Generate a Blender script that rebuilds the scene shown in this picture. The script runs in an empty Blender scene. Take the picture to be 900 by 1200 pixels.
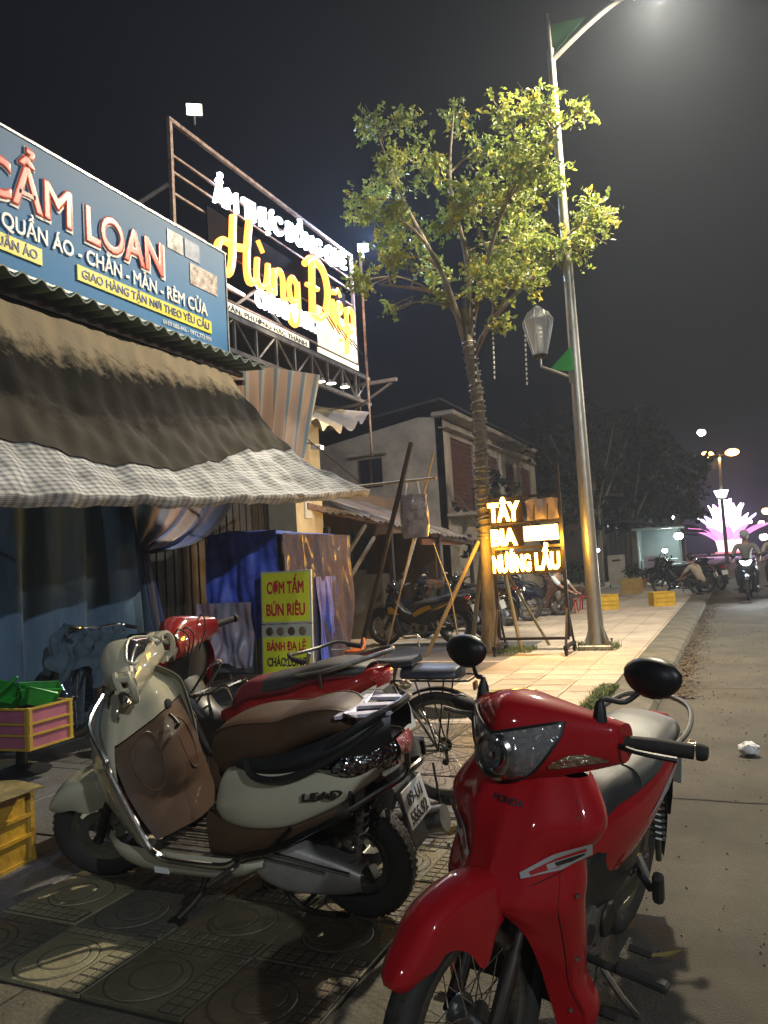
import bpy, bmesh, math, random
from math import pi, sin, cos, radians as R, atan2, sqrt
from mathutils import Vector as V, Matrix, Euler
random.seed(7)
sc = bpy.context.scene
COL = sc.collection

# ---------------------------------------------------------------- camera
th, yaw, rho = R(4.08), R(24.27), R(3.4)
Fw = V((-sin(yaw)*cos(th), cos(yaw)*cos(th), sin(th)))
rr = V((cos(yaw), sin(yaw), 0)); uu = rr.cross(Fw)
Xc = rr*cos(rho) - uu*sin(rho); Yc = rr*sin(rho) + uu*cos(rho)
cd = bpy.data.cameras.new('camera'); cam = bpy.data.objects.new('camera', cd); COL.objects.link(cam)
m = Matrix((Xc, Yc, -Fw)).transposed().to_4x4(); m.translation = V((0, 0, 1.27)); cam.matrix_world = m
cd.sensor_fit = 'VERTICAL'; cd.sensor_height = 36; cd.lens = 27; cd.clip_start = .05; cd.clip_end = 900
sc.camera = cam
sc.render.resolution_x = 768; sc.render.resolution_y = 1024
sc.view_settings.view_transform = 'Standard'; sc.view_settings.look = 'None'
sc.view_settings.exposure = 0.0; sc.view_settings.gamma = 1.0
sc.render.engine = 'CYCLES'
sc.cycles.use_denoising = True
sc.cycles.max_bounces = 5; sc.cycles.volume_bounces = 0; sc.cycles.transparent_max_bounces = 12
sc.cycles.sample_clamp_indirect = 3.0; sc.cycles.caustics_reflective = False; sc.cycles.caustics_refractive = False

# ---------------------------------------------------------------- night sky
w = bpy.data.worlds.new('World'); sc.world = w; w.use_nodes = True
nt = w.node_tree; bg = nt.nodes['Background']
bg.inputs[0].default_value = (.58, .62, .86, 1); bg.inputs[1].default_value = .0045

# ---------------------------------------------------------------- street lamps: the one in view, then added unseen ones
def spot(name, loc, P, col, size=.3, target=None, shape='DISK'):
    l = bpy.data.lights.new(name, 'AREA'); l.energy = P; l.color = col; l.shape = shape; l.size = size
    o = bpy.data.objects.new(name, l); COL.objects.link(o); o.location = loc
    if target is not None:
        o.rotation_euler = (V(target)-V(loc)).to_track_quat('-Z', 'Y').to_euler()
    return o
LAMP = V((-.3, 10.7, 8.84))
spot('street_lamp_light', LAMP, 2100, (1, .88, .66), .4, (-.6, 9.8, 0))
spot('street_lamp_light', (-.3, -17.5, 9.12), 800, (.86, .94, 1), .45, (-1.2, -15.5, 0))  # unseen lamp added behind the camera to light surfaces facing it
spot('street_lamp_light', (12.9, -7, 9.12), 1900, (.84, .93, 1), .45, (9, -4, 0))  # unseen lamp added across the road, throws light in under the awning
spot('street_lamp_light', (12.9, 28, 9.12), 2500, (1, .93, .8), .45, (9, 28, 0))  # another unseen lamp across the road, added to brighten the old house

# ---------------------------------------------------------------- helpers
MT = {}
def mat(name, col, rough=.5, metal=0, coat=0, var=0, vs=3, bump=0, bs=20, col2=None, emi=None, es=0, alpha=1, trans=0, spec=.5, wear=None, detail=4, stretch=None, sheen=0):
    if name in MT: return MT[name]
    m = bpy.data.materials.new(name); m.use_nodes = True; n = m.node_tree.nodes; L = m.node_tree.links
    b = n['Principled BSDF']
    b.inputs['Base Color'].default_value = (*col, 1); b.inputs['Roughness'].default_value = rough
    b.inputs['Metallic'].default_value = metal; b.inputs['Coat Weight'].default_value = coat; b.inputs['Coat Roughness'].default_value = .05
    b.inputs['Specular IOR Level'].default_value = spec
    b.inputs['Alpha'].default_value = alpha; b.inputs['Transmission Weight'].default_value = trans
    if sheen: b.inputs['Sheen Weight'].default_value = sheen
    if emi: b.inputs['Emission Color'].default_value = (*emi, 1); b.inputs['Emission Strength'].default_value = es
    tc = n.new('ShaderNodeTexCoord'); co = tc.outputs['Object']
    if stretch:
        mp = n.new('ShaderNodeMapping'); mp.inputs['Scale'].default_value = stretch; L.new(co, mp.inputs[0]); co = mp.outputs[0]
    if var:
        t = n.new('ShaderNodeTexNoise'); t.inputs['Scale'].default_value = vs; t.inputs['Detail'].default_value = detail; t.inputs['Roughness'].default_value = .65
        L.new(co, t.inputs['Vector'])
        cr = n.new('ShaderNodeMapRange'); cr.inputs[1].default_value = .32; cr.inputs[2].default_value = .68; L.new(t.outputs[0], cr.inputs[0])
        mx = n.new('ShaderNodeMix'); mx.data_type = 'RGBA'; L.new(cr.outputs[0], mx.inputs[0])
        c2 = col2 if col2 else tuple(c*(1-var) for c in col)
        mx.inputs[6].default_value = (*col, 1); mx.inputs[7].default_value = (*c2, 1); L.new(mx.outputs[2], b.inputs['Base Color'])
        r2 = n.new('ShaderNodeMapRange'); r2.inputs[3].default_value = max(.02, rough-.08); r2.inputs[4].default_value = min(1, rough+.14); L.new(t.outputs[0], r2.inputs[0]); L.new(r2.outputs[0], b.inputs['Roughness'])
    if bump:
        t2 = n.new('ShaderNodeTexNoise'); t2.inputs['Scale'].default_value = bs; t2.inputs['Detail'].default_value = 5; L.new(co, t2.inputs['Vector'])
        bp = n.new('ShaderNodeBump'); bp.inputs['Strength'].default_value = bump; bp.inputs['Distance'].default_value = .02; L.new(t2.outputs[0], bp.inputs['Height']); L.new(bp.outputs[0], b.inputs['Normal'])
    MT[name] = m; return m
def glow(name, col, s):
    return mat(name, tuple(min(1, c) for c in col), .4, emi=col, es=s)

def cr(p, t):      # catmull-rom through list of Vectors
    n = len(p)-1; i = min(int(t), n-1); f = t-i
    a, b, c, d = p[max(i-1, 0)], p[i], p[i+1], p[min(i+2, n)]
    return .5*((2*b)+(c-a)*f+(2*a-5*b+4*c-d)*f*f+(3*b-a-3*c+d)*f*f*f)
def dense(p, k):
    p = [V(q) for q in p]
    return [cr(p, i/k) for i in range((len(p)-1)*k+1)]
def dense_closed(p, k):
    p = [V(q) for q in p]; n = len(p); q = [p[-1]]+p+[p[0], p[1]]
    return [cr(q, 1+i/k) for i in range(n*k)]

class M:
    """one mesh under construction"""
    def __init__(s): s.v = []; s.f = []; s.mi = []; s.cur = 0; s.T = None
    def add(s, vs, fs):
        o = len(s.v)
        s.v += [tuple(s.T @ V(q)) if s.T else tuple(q) for q in vs]
        s.f += [tuple(o+i for i in f) for f in fs]; s.mi += [s.cur]*len(fs)
    def box(s, c, d, rz=0, ch=0, rot=None):
        x, y, z = d[0]/2, d[1]/2, d[2]/2
        A = (rot if rot is not None else Matrix.Rotation(rz, 3, 'Z')); c = V(c)
        ch = min(ch, x*.8, y*.8, z*.8)
        if ch <= 0:
            vs = [c+A@V((a*x, b*y, e*z)) for e in (-1, 1) for b in (-1, 1) for a in (-1, 1)]
            s.add(vs, [(0, 2, 3, 1), (4, 5, 7, 6), (0, 1, 5, 4), (2, 6, 7, 3), (0, 4, 6, 2), (1, 3, 7, 5)]); return
        vs = []; idx = {}
        for sx in (-1, 1):
            for sy in (-1, 1):
                for sz in (-1, 1):
                    for k, q in enumerate(((x-0, y-ch, z-ch), (x-ch, y, z-ch), (x-ch, y-ch, z))):
                        idx[(sx, sy, sz, k)] = len(vs); vs.append(c+A@V((sx*q[0], sy*q[1], sz*q[2])))
        I = idx; fs = []
        for sx in (-1, 1): fs.append([I[(sx, a, b, 0)] for a, b in ((-1, -1), (1, -1), (1, 1), (-1, 1))][::sx])
        for sy in (-1, 1): fs.append([I[(a, sy, b, 1)] for a, b in ((-1, -1), (1, -1), (1, 1), (-1, 1))][::-sy])
        for sz in (-1, 1): fs.append([I[(a, b, sz, 2)] for a, b in ((-1, -1), (1, -1), (1, 1), (-1, 1))][::sz])
        for sx in (-1, 1):
            for sy in (-1, 1):
                fs.append([I[(sx, sy, -1, 0)], I[(sx, sy, 1, 0)], I[(sx, sy, 1, 1)], I[(sx, sy, -1, 1)]][::-sx*sy])
                fs.append([I[(sx, -1, sy, 0)], I[(sx, 1, sy, 0)], I[(sx, 1, sy, 2)], I[(sx, -1, sy, 2)]][::sx*sy])
                fs.append([I[(-1, sx, sy, 1)], I[(1, sx, sy, 1)], I[(1, sx, sy, 2)], I[(-1, sx, sy, 2)]][::-sx*sy])
                for sz in (-1, 1): fs.append([I[(sx, sy, sz, 0)], I[(sx, sy, sz, 1)], I[(sx, sy, sz, 2)]][::sx*sy*sz])
        s.add(vs, fs)
    def tube(s, pts, r, n=8, k=0, caps=True, closed=False):
        P = [V(p) for p in pts]
        rs = list(r) if isinstance(r, (list, tuple)) else [r]*len(P)
        if k:
            if closed: P = dense_closed(P, k); rs = [rs[0]]*len(P)
            else:
                P = dense(P, k); rs = [rs[min(i//k, len(rs)-1)]*(1-(i % k)/k)+rs[min(i//k+1, len(rs)-1)]*((i % k)/k) for i in range(len(P))]
        N = len(P); vs = []; fs = []; up = None
        for i in range(N):
            if closed: t = P[(i+1) % N]-P[i-1]
            else: t = P[min(i+1, N-1)]-P[max(i-1, 0)]
            if t.length < 1e-9: t = V((0, 0, 1))
            t.normalize()
            if up is None: up = t.orthogonal().normalized()
            up = (up-t*up.dot(t))
            if up.length < 1e-6: up = t.orthogonal()
            up.normalize(); b = t.cross(up)
            for j in range(n):
                a = 2*pi*j/n; vs.append(P[i]+(up*cos(a)+b*sin(a))*rs[i])
        for i in range(N if closed else N-1):
            for j in range(n):
                i2 = (i+1) % N; fs.append((i*n+j, i*n+(j+1) % n, i2*n+(j+1) % n, i2*n+j))
        if caps and not closed: fs.append(tuple(range(n))[::-1]); fs.append(tuple((N-1)*n+j for j in range(n)))
        s.add(vs, fs)
    def lathe(s, prof, c=(0, 0, 0), ax=(0, 0, 1), n=24, a0=0, a1=2*pi, closed=False):
        ax = V(ax).normalized(); e1 = ax.orthogonal().normalized(); e2 = ax.cross(e1); c = V(c)
        full = abs(a1-a0-2*pi) < 1e-6; m = n if full else n+1; K = len(prof); vs = []; fs = []
        for i in range(m):
            a = a0+(a1-a0)*i/n
            for (r, h) in prof: vs.append(c+ax*h+(e1*cos(a)+e2*sin(a))*r)
        for i in range(n):
            i2 = (i+1) % m
            for k in range(K if closed else K-1):
                k2 = (k+1) % K; fs.append((i*K+k, i2*K+k, i2*K+k2, i*K+k2))
        s.add(vs, fs)
    def grid(s, g, closeu=False, closev=False, flip=False):
        nu, nv = len(g), len(g[0]); vs = [p for row in g for p in row]; fs = []
        for i in range(nu if closeu else nu-1):
            for j in range(nv if closev else nv-1):
                q = (i*nv+j, ((i+1) % nu)*nv+j, ((i+1) % nu)*nv+(j+1) % nv, i*nv+(j+1) % nv)
                fs.append(q[::-1] if flip else q)
        s.add(vs, fs)
    def surf(s, g, ku=4, kv=4, closev=False, mirror=False, flip=False, capu=False):
        rows = [(dense_closed(r, kv) if closev else dense(r, kv)) for r in g]
        cols = [dense([r[j] for r in rows], ku) for j in range(len(rows[0]))]
        G = [[cols[j][i] for j in range(len(cols))] for i in range(len(cols[0]))]
        s.grid(G, closev=closev, flip=flip)
        if capu:
            nv = len(G[0])
            for row, fl in ((G[0], False), (G[-1], True)):
                s.add(row, [tuple(range(nv))[::-1] if fl != flip else tuple(range(nv))])
        if mirror: s.grid([[V((p.x, -p.y, p.z)) for p in r] for r in G], closev=closev, flip=not flip)
        return G
    def poly(s, pts, d=None):
        pts = [V(p) for p in pts]; n = len(pts)
        if d is None: s.add(pts, [tuple(range(n))]); return
        d = V(d); s.add(pts+[p+d for p in pts], [tuple(range(n))[::-1], tuple(range(n, 2*n))]+[(i, (i+1) % n, n+(i+1) % n, n+i) for i in range(n)])
    def ball(s, c, r, n=12, sc3=(1, 1, 1)):
        vs = []; fs = []; c = V(c); m = n//2
        for i in range(m+1):
            a = pi*i/m
            for j in range(n):
                b = 2*pi*j/n; vs.append(c+V((sin(a)*cos(b)*sc3[0], sin(a)*sin(b)*sc3[1], cos(a)*sc3[2]))*r)
        for i in range(m):
            for j in range(n): fs.append((i*n+j, (i+1)*n+j, (i+1)*n+(j+1) % n, i*n+(j+1) % n))
        s.add(vs, fs)
    def mesh(s, name, mats, smooth=35, thick=0, merge=1e-5):
        me = bpy.data.meshes.new(name); me.from_pydata(s.v, [], s.f)
        for m in (mats if isinstance(mats, (list, tuple)) else [mats]): me.materials.append(m)
        if any(s.mi): me.polygons.foreach_set('material_index', s.mi)
        bm = bmesh.new(); bm.from_mesh(me)
        if merge: bmesh.ops.remove_doubles(bm, verts=bm.verts, dist=merge)
        bmesh.ops.recalc_face_normals(bm, faces=bm.faces)
        if thick: bmesh.ops.solidify(bm, geom=bm.faces, thickness=thick)
        bm.to_mesh(me); bm.free()
        if smooth:
            me.polygons.foreach_set('use_smooth', [True]*len(me.polygons)); me.set_sharp_from_angle(angle=R(smooth))
        me.update(); return me
    def build(s, name, mats, parent=None, loc=None, rot=None, smooth=35, thick=0, label=None, merge=1e-5):
        o = bpy.data.objects.new(name, s.mesh(name, mats, smooth, thick, merge)); COL.objects.link(o)
        if parent: o.parent = parent
        if loc: o.location = loc
        if rot: o.rotation_euler = rot
        if label: o['label'] = label
        return o
def put(me, name, parent, loc=(0, 0, 0), rot=(0, 0, 0), scale=None, label=None):
    o = bpy.data.objects.new(name, me); COL.objects.link(o); o.location = loc; o.rotation_euler = rot
    if parent: o.parent = parent
    if scale: o.scale = scale
    if label: o['label'] = label
    return o
def thing(name, label, cat, loc=(0, 0, 0), rot=(0, 0, 0), group=None):
    o = bpy.data.objects.new(name, None); COL.objects.link(o); o.location = loc; o.rotation_euler = rot; o.empty_display_size = .1
    return tag(o, label, cat, group)
def tag(o, label, cat, group=None):
    o['label'] = label; o['category'] = cat
    if group: o['group'] = group
    return o
def struct(o, kind='structure'): o['kind'] = kind; return o
def copy_tree(o, parent=None):
    c = o.copy(); COL.objects.link(c); c.parent = parent
    for ch in list(o.children): copy_tree(ch, c)
    return c
def frame(o, right, up):
    r = V(right).normalized(); u = V(up).normalized(); n = r.cross(u)
    m = Matrix((r, u, n)).transposed().to_4x4(); m.translation = V(o); return m
def text(name, s, mats, parent, o, right, up, h, width=None, ext=.01, bev=0, split=True, label=None, post=None):
    """o: left foot of the line; h: cap height; width: fitted width"""
    c = bpy.data.curves.new(name, 'FONT'); c.body = s; c.size = 1; c.extrude = ext/h*.7; c.bevel_depth = bev; c.resolution_u = 4; c.bevel_resolution = 1
    t = bpy.data.objects.new(name, c); COL.objects.link(t); bpy.context.view_layer.update()
    me = bpy.data.meshes.new_from_object(t.evaluated_get(bpy.context.evaluated_depsgraph_get())); bpy.data.objects.remove(t); bpy.data.curves.remove(c)
    xs = [v.co.x for v in me.vertices]; x0, x1 = min(xs), max(xs); k = h/.7
    sx = (width/(x1-x0)) if width else k
    fr = frame(o, right, up)
    zm = max(abs(v.co.z) for v in me.vertices) or 1
    for v in me.vertices: v.co = fr @ V(((v.co.x-x0)*sx, v.co.y*k, v.co.z*ext/zm))
    me.materials.clear(); me.materials.append(mats); me.name = name
    if split and ' ' in s:       # one object for each word
        inv = fr.inverted(); lx = [(inv @ v.co).x for v in me.vertices]; cut = []; gap = .16*(sx if width else k)
        iv = sorted((min(lx[q] for q in p.vertices), max(lx[q] for q in p.vertices)) for p in me.polygons); hi = iv[0][1]
        for a_, b_ in iv:
            if a_-hi > gap: cut.append((a_+hi)/2)
            hi = max(hi, b_)
        wd = {v.index: sum(1 for c_ in cut if lx[v.index] > c_) for v in me.vertices}
        for k_ in range(len(cut)+1):
            ids = [v.index for v in me.vertices if wd[v.index] == k_]; mp_ = {q: n_ for n_, q in enumerate(ids)}
            m2 = bpy.data.meshes.new(name); m2.from_pydata([tuple(me.vertices[q].co) for q in ids], [], [[mp_[q] for q in p.vertices] for p in me.polygons if p.vertices[0] in mp_]); m2.materials.append(mats)
            ob = bpy.data.objects.new(name, m2); COL.objects.link(ob); ob.parent = parent
            if post: post(ob)
        return None
    ob = bpy.data.objects.new(name, me); COL.objects.link(ob)
    if parent: ob.parent = parent
    if label: ob['label'] = label
    if post: post(ob)
    return ob

# ---------------------------------------------------------------- common materials
chrome = mat('chrome', (.62, .6, .56), .16, 1, var=.25, vs=30)
steel = mat('steel', (.35, .35, .34), .35, 1, var=.4, vs=18)
blackp = mat('black_plastic', (.012, .012, .013), .38, var=.4, vs=8, bump=.05, bs=300)
rubber = mat('rubber', (.014, .013, .012), .75, var=.5, vs=10, col2=(.03, .026, .022), bump=.15, bs=60)
dark = mat('dark_metal', (.022, .021, .02), .5, .6, var=.5, vs=14, col2=(.05, .035, .025))
glass = mat('clear_cover', (.9, .9, .9), .04, 0, coat=1, alpha=.16)
facet = mat('reflector', (.5, .5, .5), .08, 1, var=.8, vs=22)
n = facet.node_tree.nodes; L = facet.node_tree.links; vo = n.new('ShaderNodeTexVoronoi'); vo.inputs['Scale'].default_value = 55; tcn = n.new('ShaderNodeTexCoord'); L.new(tcn.outputs['Object'], vo.inputs['Vector']); bp = n.new('ShaderNodeBump'); bp.inputs['Strength'].default_value = .7; bp.inputs['Distance'].default_value = .012; L.new(vo.outputs['Distance'], bp.inputs['Height']); L.new(bp.outputs[0], n['Principled BSDF'].inputs['Normal'])
signal = mat('signal_lens', (.75, .62, .42), .1, .85, bump=.8, bs=70, var=.6, vs=40)
tail_red = mat('tail_lens', (.42, .012, .012), .12, 0, coat=1, bump=.6, bs=90)
print_dark = mat('print_dark', (.02, .02, .02), .4)
white_p = mat('white_plastic', (.72, .72, .7), .35, var=.15, vs=9)
# ================================================================ ground
def sheet(name, x0, x1, y0, y1, z, mt, nx=1, ny=1, fz=None):
    a = M(); a.grid([[V((x0+(x1-x0)*i/nx, y0+(y1-y0)*j/ny, z+(fz(x0+(x1-x0)*i/nx, y0+(y1-y0)*j/ny) if fz else 0))) for j in range(ny+1)] for i in range(nx+1)])
    return struct(a.build(name, mt, smooth=0))
m_ground = mat('dark_soil', (.03, .028, .024), .95, var=.5, vs=2)
m_road = mat('road_concrete', (.078, .068, .045), .78, var=.35, vs=1.6, detail=12, col2=(.04, .035, .026), bump=.7, bs=170)
m_slab = mat('pavement_slab', (.10, .10, .10), .62, var=.5, vs=2.6, detail=8, bump=.35, bs=45)
m_kerb = mat('kerb_concrete', (.125, .11, .078), .8, var=.62, vs=3.2, detail=8, bump=.4, bs=60)
m_grout = mat('joint_dirt', (.03, .027, .022), .9, var=.4, vs=9)
TC = [mat('tile_olive', (.14, .122, .072), .5, var=.55, vs=5, detail=7, bump=.3, bs=80), mat('tile_brown', (.12, .092, .056), .42, var=.5, vs=4, detail=7, bump=.3, bs=80), mat('tile_grey', (.12, .115, .09), .36, var=.6, vs=3, detail=7, bump=.3, bs=80), mat('tile_pale', (.24, .215, .13), .6, var=.45, vs=5, detail=7, bump=.3, bs=80)]
m_tilep = mat('tile_pink', (.48, .38, .28), .7, var=.35, vs=3, detail=7, bump=.3, bs=60)
sheet('ground', -160, 160, -60, 420, -.16, m_ground)
sheet('road', -.72, 13.5, -40, 330, -.095, m_road)
sheet('pavement_base', -14, -1.16, -30, 120, -.014, m_grout)
sheet('opposite_pavement', 13.6, 20, -40, 300, .0, m_slab)
# kerb: slabs of concrete dipping to the road
kerb = thing('kerb', 'x', 'kerb'); del kerb['category'], kerb['label']; struct(kerb)
def kerb_mesh(L):
    a = M(); prof = [(-.43, -.1), (-.43, .002), (-.12, -.008), (-.03, -.035), (0, -.08), (0, -.16)]
    a.grid([[V((x, y, z)) for (x, z) in prof] for y in (.006, L-.006)])
    for y in (.006, L-.006): a.poly([(x, y, z) for x, z in prof])
    return a.mesh('kerb_stone', m_kerb, smooth=25)
km = kerb_mesh(1.2); kl = kerb_mesh(8.0)
for k in range(12): put(km, 'kerb_stone', kerb, (-.72, -1.2+k*1.2, 0))
for k in range(14): put(kl, 'kerb_stone', kerb, (-.72, 13.2+k*8, 0))
# pavement tiles
pav = thing('pavement', 'x', 'x'); del pav['category'], pav['label']; struct(pav)
P_ = .4; Q_ = .366
def tile_mesh(kind, mt):
    a = M(); g = .004; a.box((P_/2, Q_/2, -.012), (P_-2*g, Q_-2*g, .02), ch=.003)
    def ring(r_, c, z): a.cur = 1; a.lathe([(r_, z), (r_+.0055, z)], c, n=30); a.cur = 0
    if kind == 0:      # disc in disc, rows of small squares in a sunk dark band
        a.cur = 1; a.box((P_-.052, Q_/2-.005, -.0018), (.092, Q_-.02, .002)); a.box((.13, Q_-.03, -.0018), (.25, .045, .002)); a.cur = 0
        for j in range(8): a.box((P_-.03, .03+j*.042, -.001), (.036, .034, .005), ch=.0015)
        for j in range(8): a.box((P_-.073, .03+j*.042, -.001), (.036, .034, .005), ch=.0015)
        for i in range(6): a.box((.028+i*.042, Q_-.03, -.001), (.034, .036, .005), ch=.0015)
        a.lathe([(0, .0018), (.132, .0018), (.136, -.003)], (.148, .15, 0), n=28); ring(.136, (.148, .15, 0), -.0014)
        a.lathe([(0, .0038), (.078, .0038), (.082, .001)], (.165, .165, 0), n=24); ring(.082, (.165, .165, 0), .0022)
    elif kind == 1:
        a.cur = 1; a.box((P_/2, .056, -.0018), (P_-.02, .09, .002)); a.cur = 0
        for i in range(8):
            for j in range(2): a.box((.04+i*.0455, .035+j*.042, -.001), (.037, .034, .005), ch=.0015)
        a.lathe([(0, .0018), (.122, .0018), (.127, -.003)], (.2, .232, 0), n=28); ring(.127, (.2, .232, 0), -.0014)
        a.lathe([(0, .0036), (.08, .0036), (.084, .001)], (.17, .225, 0), n=24); ring(.084, (.17, .225, 0), .0022)
    elif kind == 2:
        a.box((P_/2, Q_/2, -.001), (P_-.09, Q_-.09, .006), ch=.003)
    return a.mesh('tile', [mt, mat('tile_joint', (.055, .048, .034), .85, var=.4, vs=9)], smooth=20, merge=0)
tmn = [[tile_mesh(k, c) for c in TC] for k in (0, 1)]; tmf = [tile_mesh(3, m_tilep), tile_mesh(2, m_tilep), tile_mesh(2, mat('tile_beige', (.38, .31, .22), .7, var=.4, vs=3, detail=7, bump=.3, bs=60))]
rt = random.Random(3)
nrow = 19
for j in range(nrow):
    y = 1.84+j*Q_
    for i in range(4):
        x = -1.17-(i+1)*P_
        me = tmn[rt.choice((0, 0, 1))][rt.choice((0, 0, 1, 2, 0, 1, 2, 3))] if y < 5.0 else tmf[rt.choice((0, 0, 1, 2))] if y > 5.6 else tmn[0][1]
        put(me, 'tile', pav, (x, y, rt.uniform(-.003, .003)), (rt.uniform(-.006, .006), rt.uniform(-.006, .006), 0))
def slab_mesh(w, h, mt):
    a = M(); a.box((w/2, h/2, -.02), (w-.012, h-.012, .04), ch=.004); return a.mesh('paving_slab', mt, smooth=20)
sm = slab_mesh(1.15, 1.1, m_slab)
for i in range(4):
    for j in range(9):
        if i > 1 and j > 5: continue
        put(sm, 'paving_slab', pav, (-2.77-(i+1)*1.15, 1.84+j*1.1, rt.uniform(-.003, .003)), (rt.uniform(-.003, .003), 0, 0))
sf = slab_mesh(1.0, .62, m_kerb)
for i in range(4): put(sf, 'paving_slab', pav, (-1.17-(i+1)*1.0, 1.2, rt.uniform(-.002, .002)))
sf2 = slab_mesh(1.0, .9, m_kerb)
for i in range(4): put(sf2, 'paving_slab', pav, (-1.0-(i+1)*1.0, .28, 0))
# beyond the tiles that can be told apart: one sheet, joints in the material
m_far = mat('far_paving', (.48, .39, .29), .75, var=.45, vs=1.2, detail=9, bump=.3, bs=30)
n = m_far.node_tree.nodes; L = m_far.node_tree.links; b = n['Principled BSDF']
src = b.inputs['Base Color'].links[0].from_socket
br = n.new('ShaderNodeTexBrick'); br.offset = 0; br.inputs['Scale'].default_value = 1; br.inputs['Brick Width'].default_value = .4; br.inputs['Row Height'].default_value = .4; br.inputs['Mortar Size'].default_value = .006
br.inputs['Color1'].default_value = (1, 1, 1, 1); br.inputs['Color2'].default_value = (.85, .85, .85, 1); br.inputs['Mortar'].default_value = (.35, .33, .3, 1)
tcn = n.new('ShaderNodeTexCoord'); L.new(tcn.outputs['Object'], br.inputs['Vector'])
mx = n.new('ShaderNodeMix'); mx.data_type = 'RGBA'; mx.blend_type = 'MULTIPLY'; mx.inputs[0].default_value = 1; L.new(src, mx.inputs[6]); L.new(br.outputs[0], mx.inputs[7]); L.new(mx.outputs[2], b.inputs['Base Color'])
yf = 1.84+nrow*Q_
def far_z(x, y): return 0
sheet('far_pavement', -2.77-0, -1.16, yf, 120, -.002, m_far)
sheet('far_forecourt', -14, -2.77, 8.5, 120, -.0035, m_far)
sheet('shop_floor', -14, -7.0, -6, 8.5, -.004, m_slab)
# pale raised ramp stone beside the far tiles
rp = M(); rp.poly([(-2.75, 5.95, 0), (-2.1, 6.05, 0), (-2.1, 6.05, .05), (-2.75, 5.95, .14)], (0, .42, 0))
tag(rp.build('ramp_stone', m_kerb), 'low grey wedge ramp of concrete on the tiles behind the bicycle rear wheel', 'ramp')

# grass and debris
m_grass = mat('grass_blade', (.075, .12, .02), .7, var=.5, vs=6, col2=(.14, .15, .04))
def grass(name, label, x0, x1, y0, y1, n, h, seed):
    r = random.Random(seed); a = M()
    for _ in range(n):
        t = r.random(); x = x0+(x1-x0)*r.random(); y = y0+(y1-y0)*t; e = 1-abs(2*t-1)**2*.6
        hh = h*r.uniform(.4, 1)*e; an = r.uniform(0, 6.28); dx, dy = cos(an)*hh*.5, sin(an)*hh*.5; wx, wy = -sin(an)*.003, cos(an)*.003
        a.add([(x-wx, y-wy, -.01), (x+wx, y+wy, -.01), (x+dx*.4+wx, y+dy*.4+wy, hh*.6), (x+dx*.4-wx, y+dy*.4-wy, hh*.6), (x+dx, y+dy, hh*.85)], [(0, 1, 2, 3), (3, 2, 4)])
    o = a.build(name, m_grass, smooth=0); o['kind'] = 'stuff'; o['label'] = label; return o
grass('grass', 'green grass tuft growing from the joint between tiles and kerb', -1.26, -1.1, 6.2, 7.7, 1500, .11, 1)
grass('grass', 'small grass clump beside the wedge ramp', -1.98, -1.82, 6.3, 6.75, 350, .13, 2)
grass('grass', 'weeds at the foot of the steel lamp post', -2.05, -1.5, 10.45, 10.95, 500, .16, 3)
grass('grass', 'weeds around the tree foot', -3.1, -2.6, 10.2, 10.8, 500, .14, 4)
m_leaf_dead = mat('dead_leaf', (.11, .07, .035), .85, var=.6, vs=20)
a = M(); r = random.Random(5)
for _ in range(2600):
    y = 7.6+26*r.random()**1.5; x = -.68+abs(r.gauss(0, .09))*(1+y*.03)-.02; s = r.uniform(.008, .03); an = r.uniform(0, 6.28); z = -.09+r.random()*.02
    a.add([(x+s*cos(an), y+s*sin(an), z), (x-s*sin(an), y+s*cos(an), z+.008), (x-s*cos(an), y-s*sin(an), z), (x+s*sin(an), y-s*cos(an), z+.004)], [(0, 1, 2, 3)])
o = a.build('gutter_litter', m_leaf_dead, smooth=0); o['kind'] = 'stuff'; o['label'] = 'dry leaves and dirt lying along the kerb'
for k, (y, x1, sk) in enumerate(((4.55, 6, .10), (8.15, 7, .05), (12.4, 8, 0), (17.5, 8, 0))):
    a = M(); rj = random.Random(k+60); g = []
    for i in range(40): x = -.66+i*.2; yy = y+sk*i*.1+rj.gauss(0, .008); g.append([V((x, yy-.006-rj.random()*.004, 0)), V((x, yy+.006+rj.random()*.005, 0))])
    a.grid(g); struct(a.build('road_joint', m_grout, loc=(0, 0, -.091), smooth=0))
a = M(); r = random.Random(77)
for _ in range(900):
    x = -.6+abs(r.gauss(0, 1.0)); y = r.uniform(1.0, 14); s = r.uniform(.002, .007)*(1+y*.06); an = r.uniform(0, 6.28); z = -.094
    a.add([(x+s*cos(an), y+s*sin(an), z), (x-s*sin(an), y+s*cos(an), z), (x-s*cos(an), y-s*sin(an), z), (x+s*.2, y, z+s*.9)], [(0, 1, 3), (1, 2, 3), (2, 0, 3)])
for _ in range(1500):
    x = -1.1-abs(r.gauss(0, 1.2)); y = r.uniform(1.6, 11); s = r.uniform(.002, .006); an = r.uniform(0, 6.28); z = .002
    a.add([(x+s*cos(an), y+s*sin(an), z), (x-s*sin(an), y+s*cos(an), z), (x-s*cos(an), y-s*sin(an), z), (x+s*.2, y, z+s*.8)], [(0, 1, 3), (1, 2, 3), (2, 0, 3)])
o = a.build('grit', mat('grit', (.12, .10, .07), .9, var=.6, vs=3), smooth=0, merge=0); o['kind'] = 'stuff'; o['label'] = 'grit and small stones scattered on road and tiles'
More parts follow.
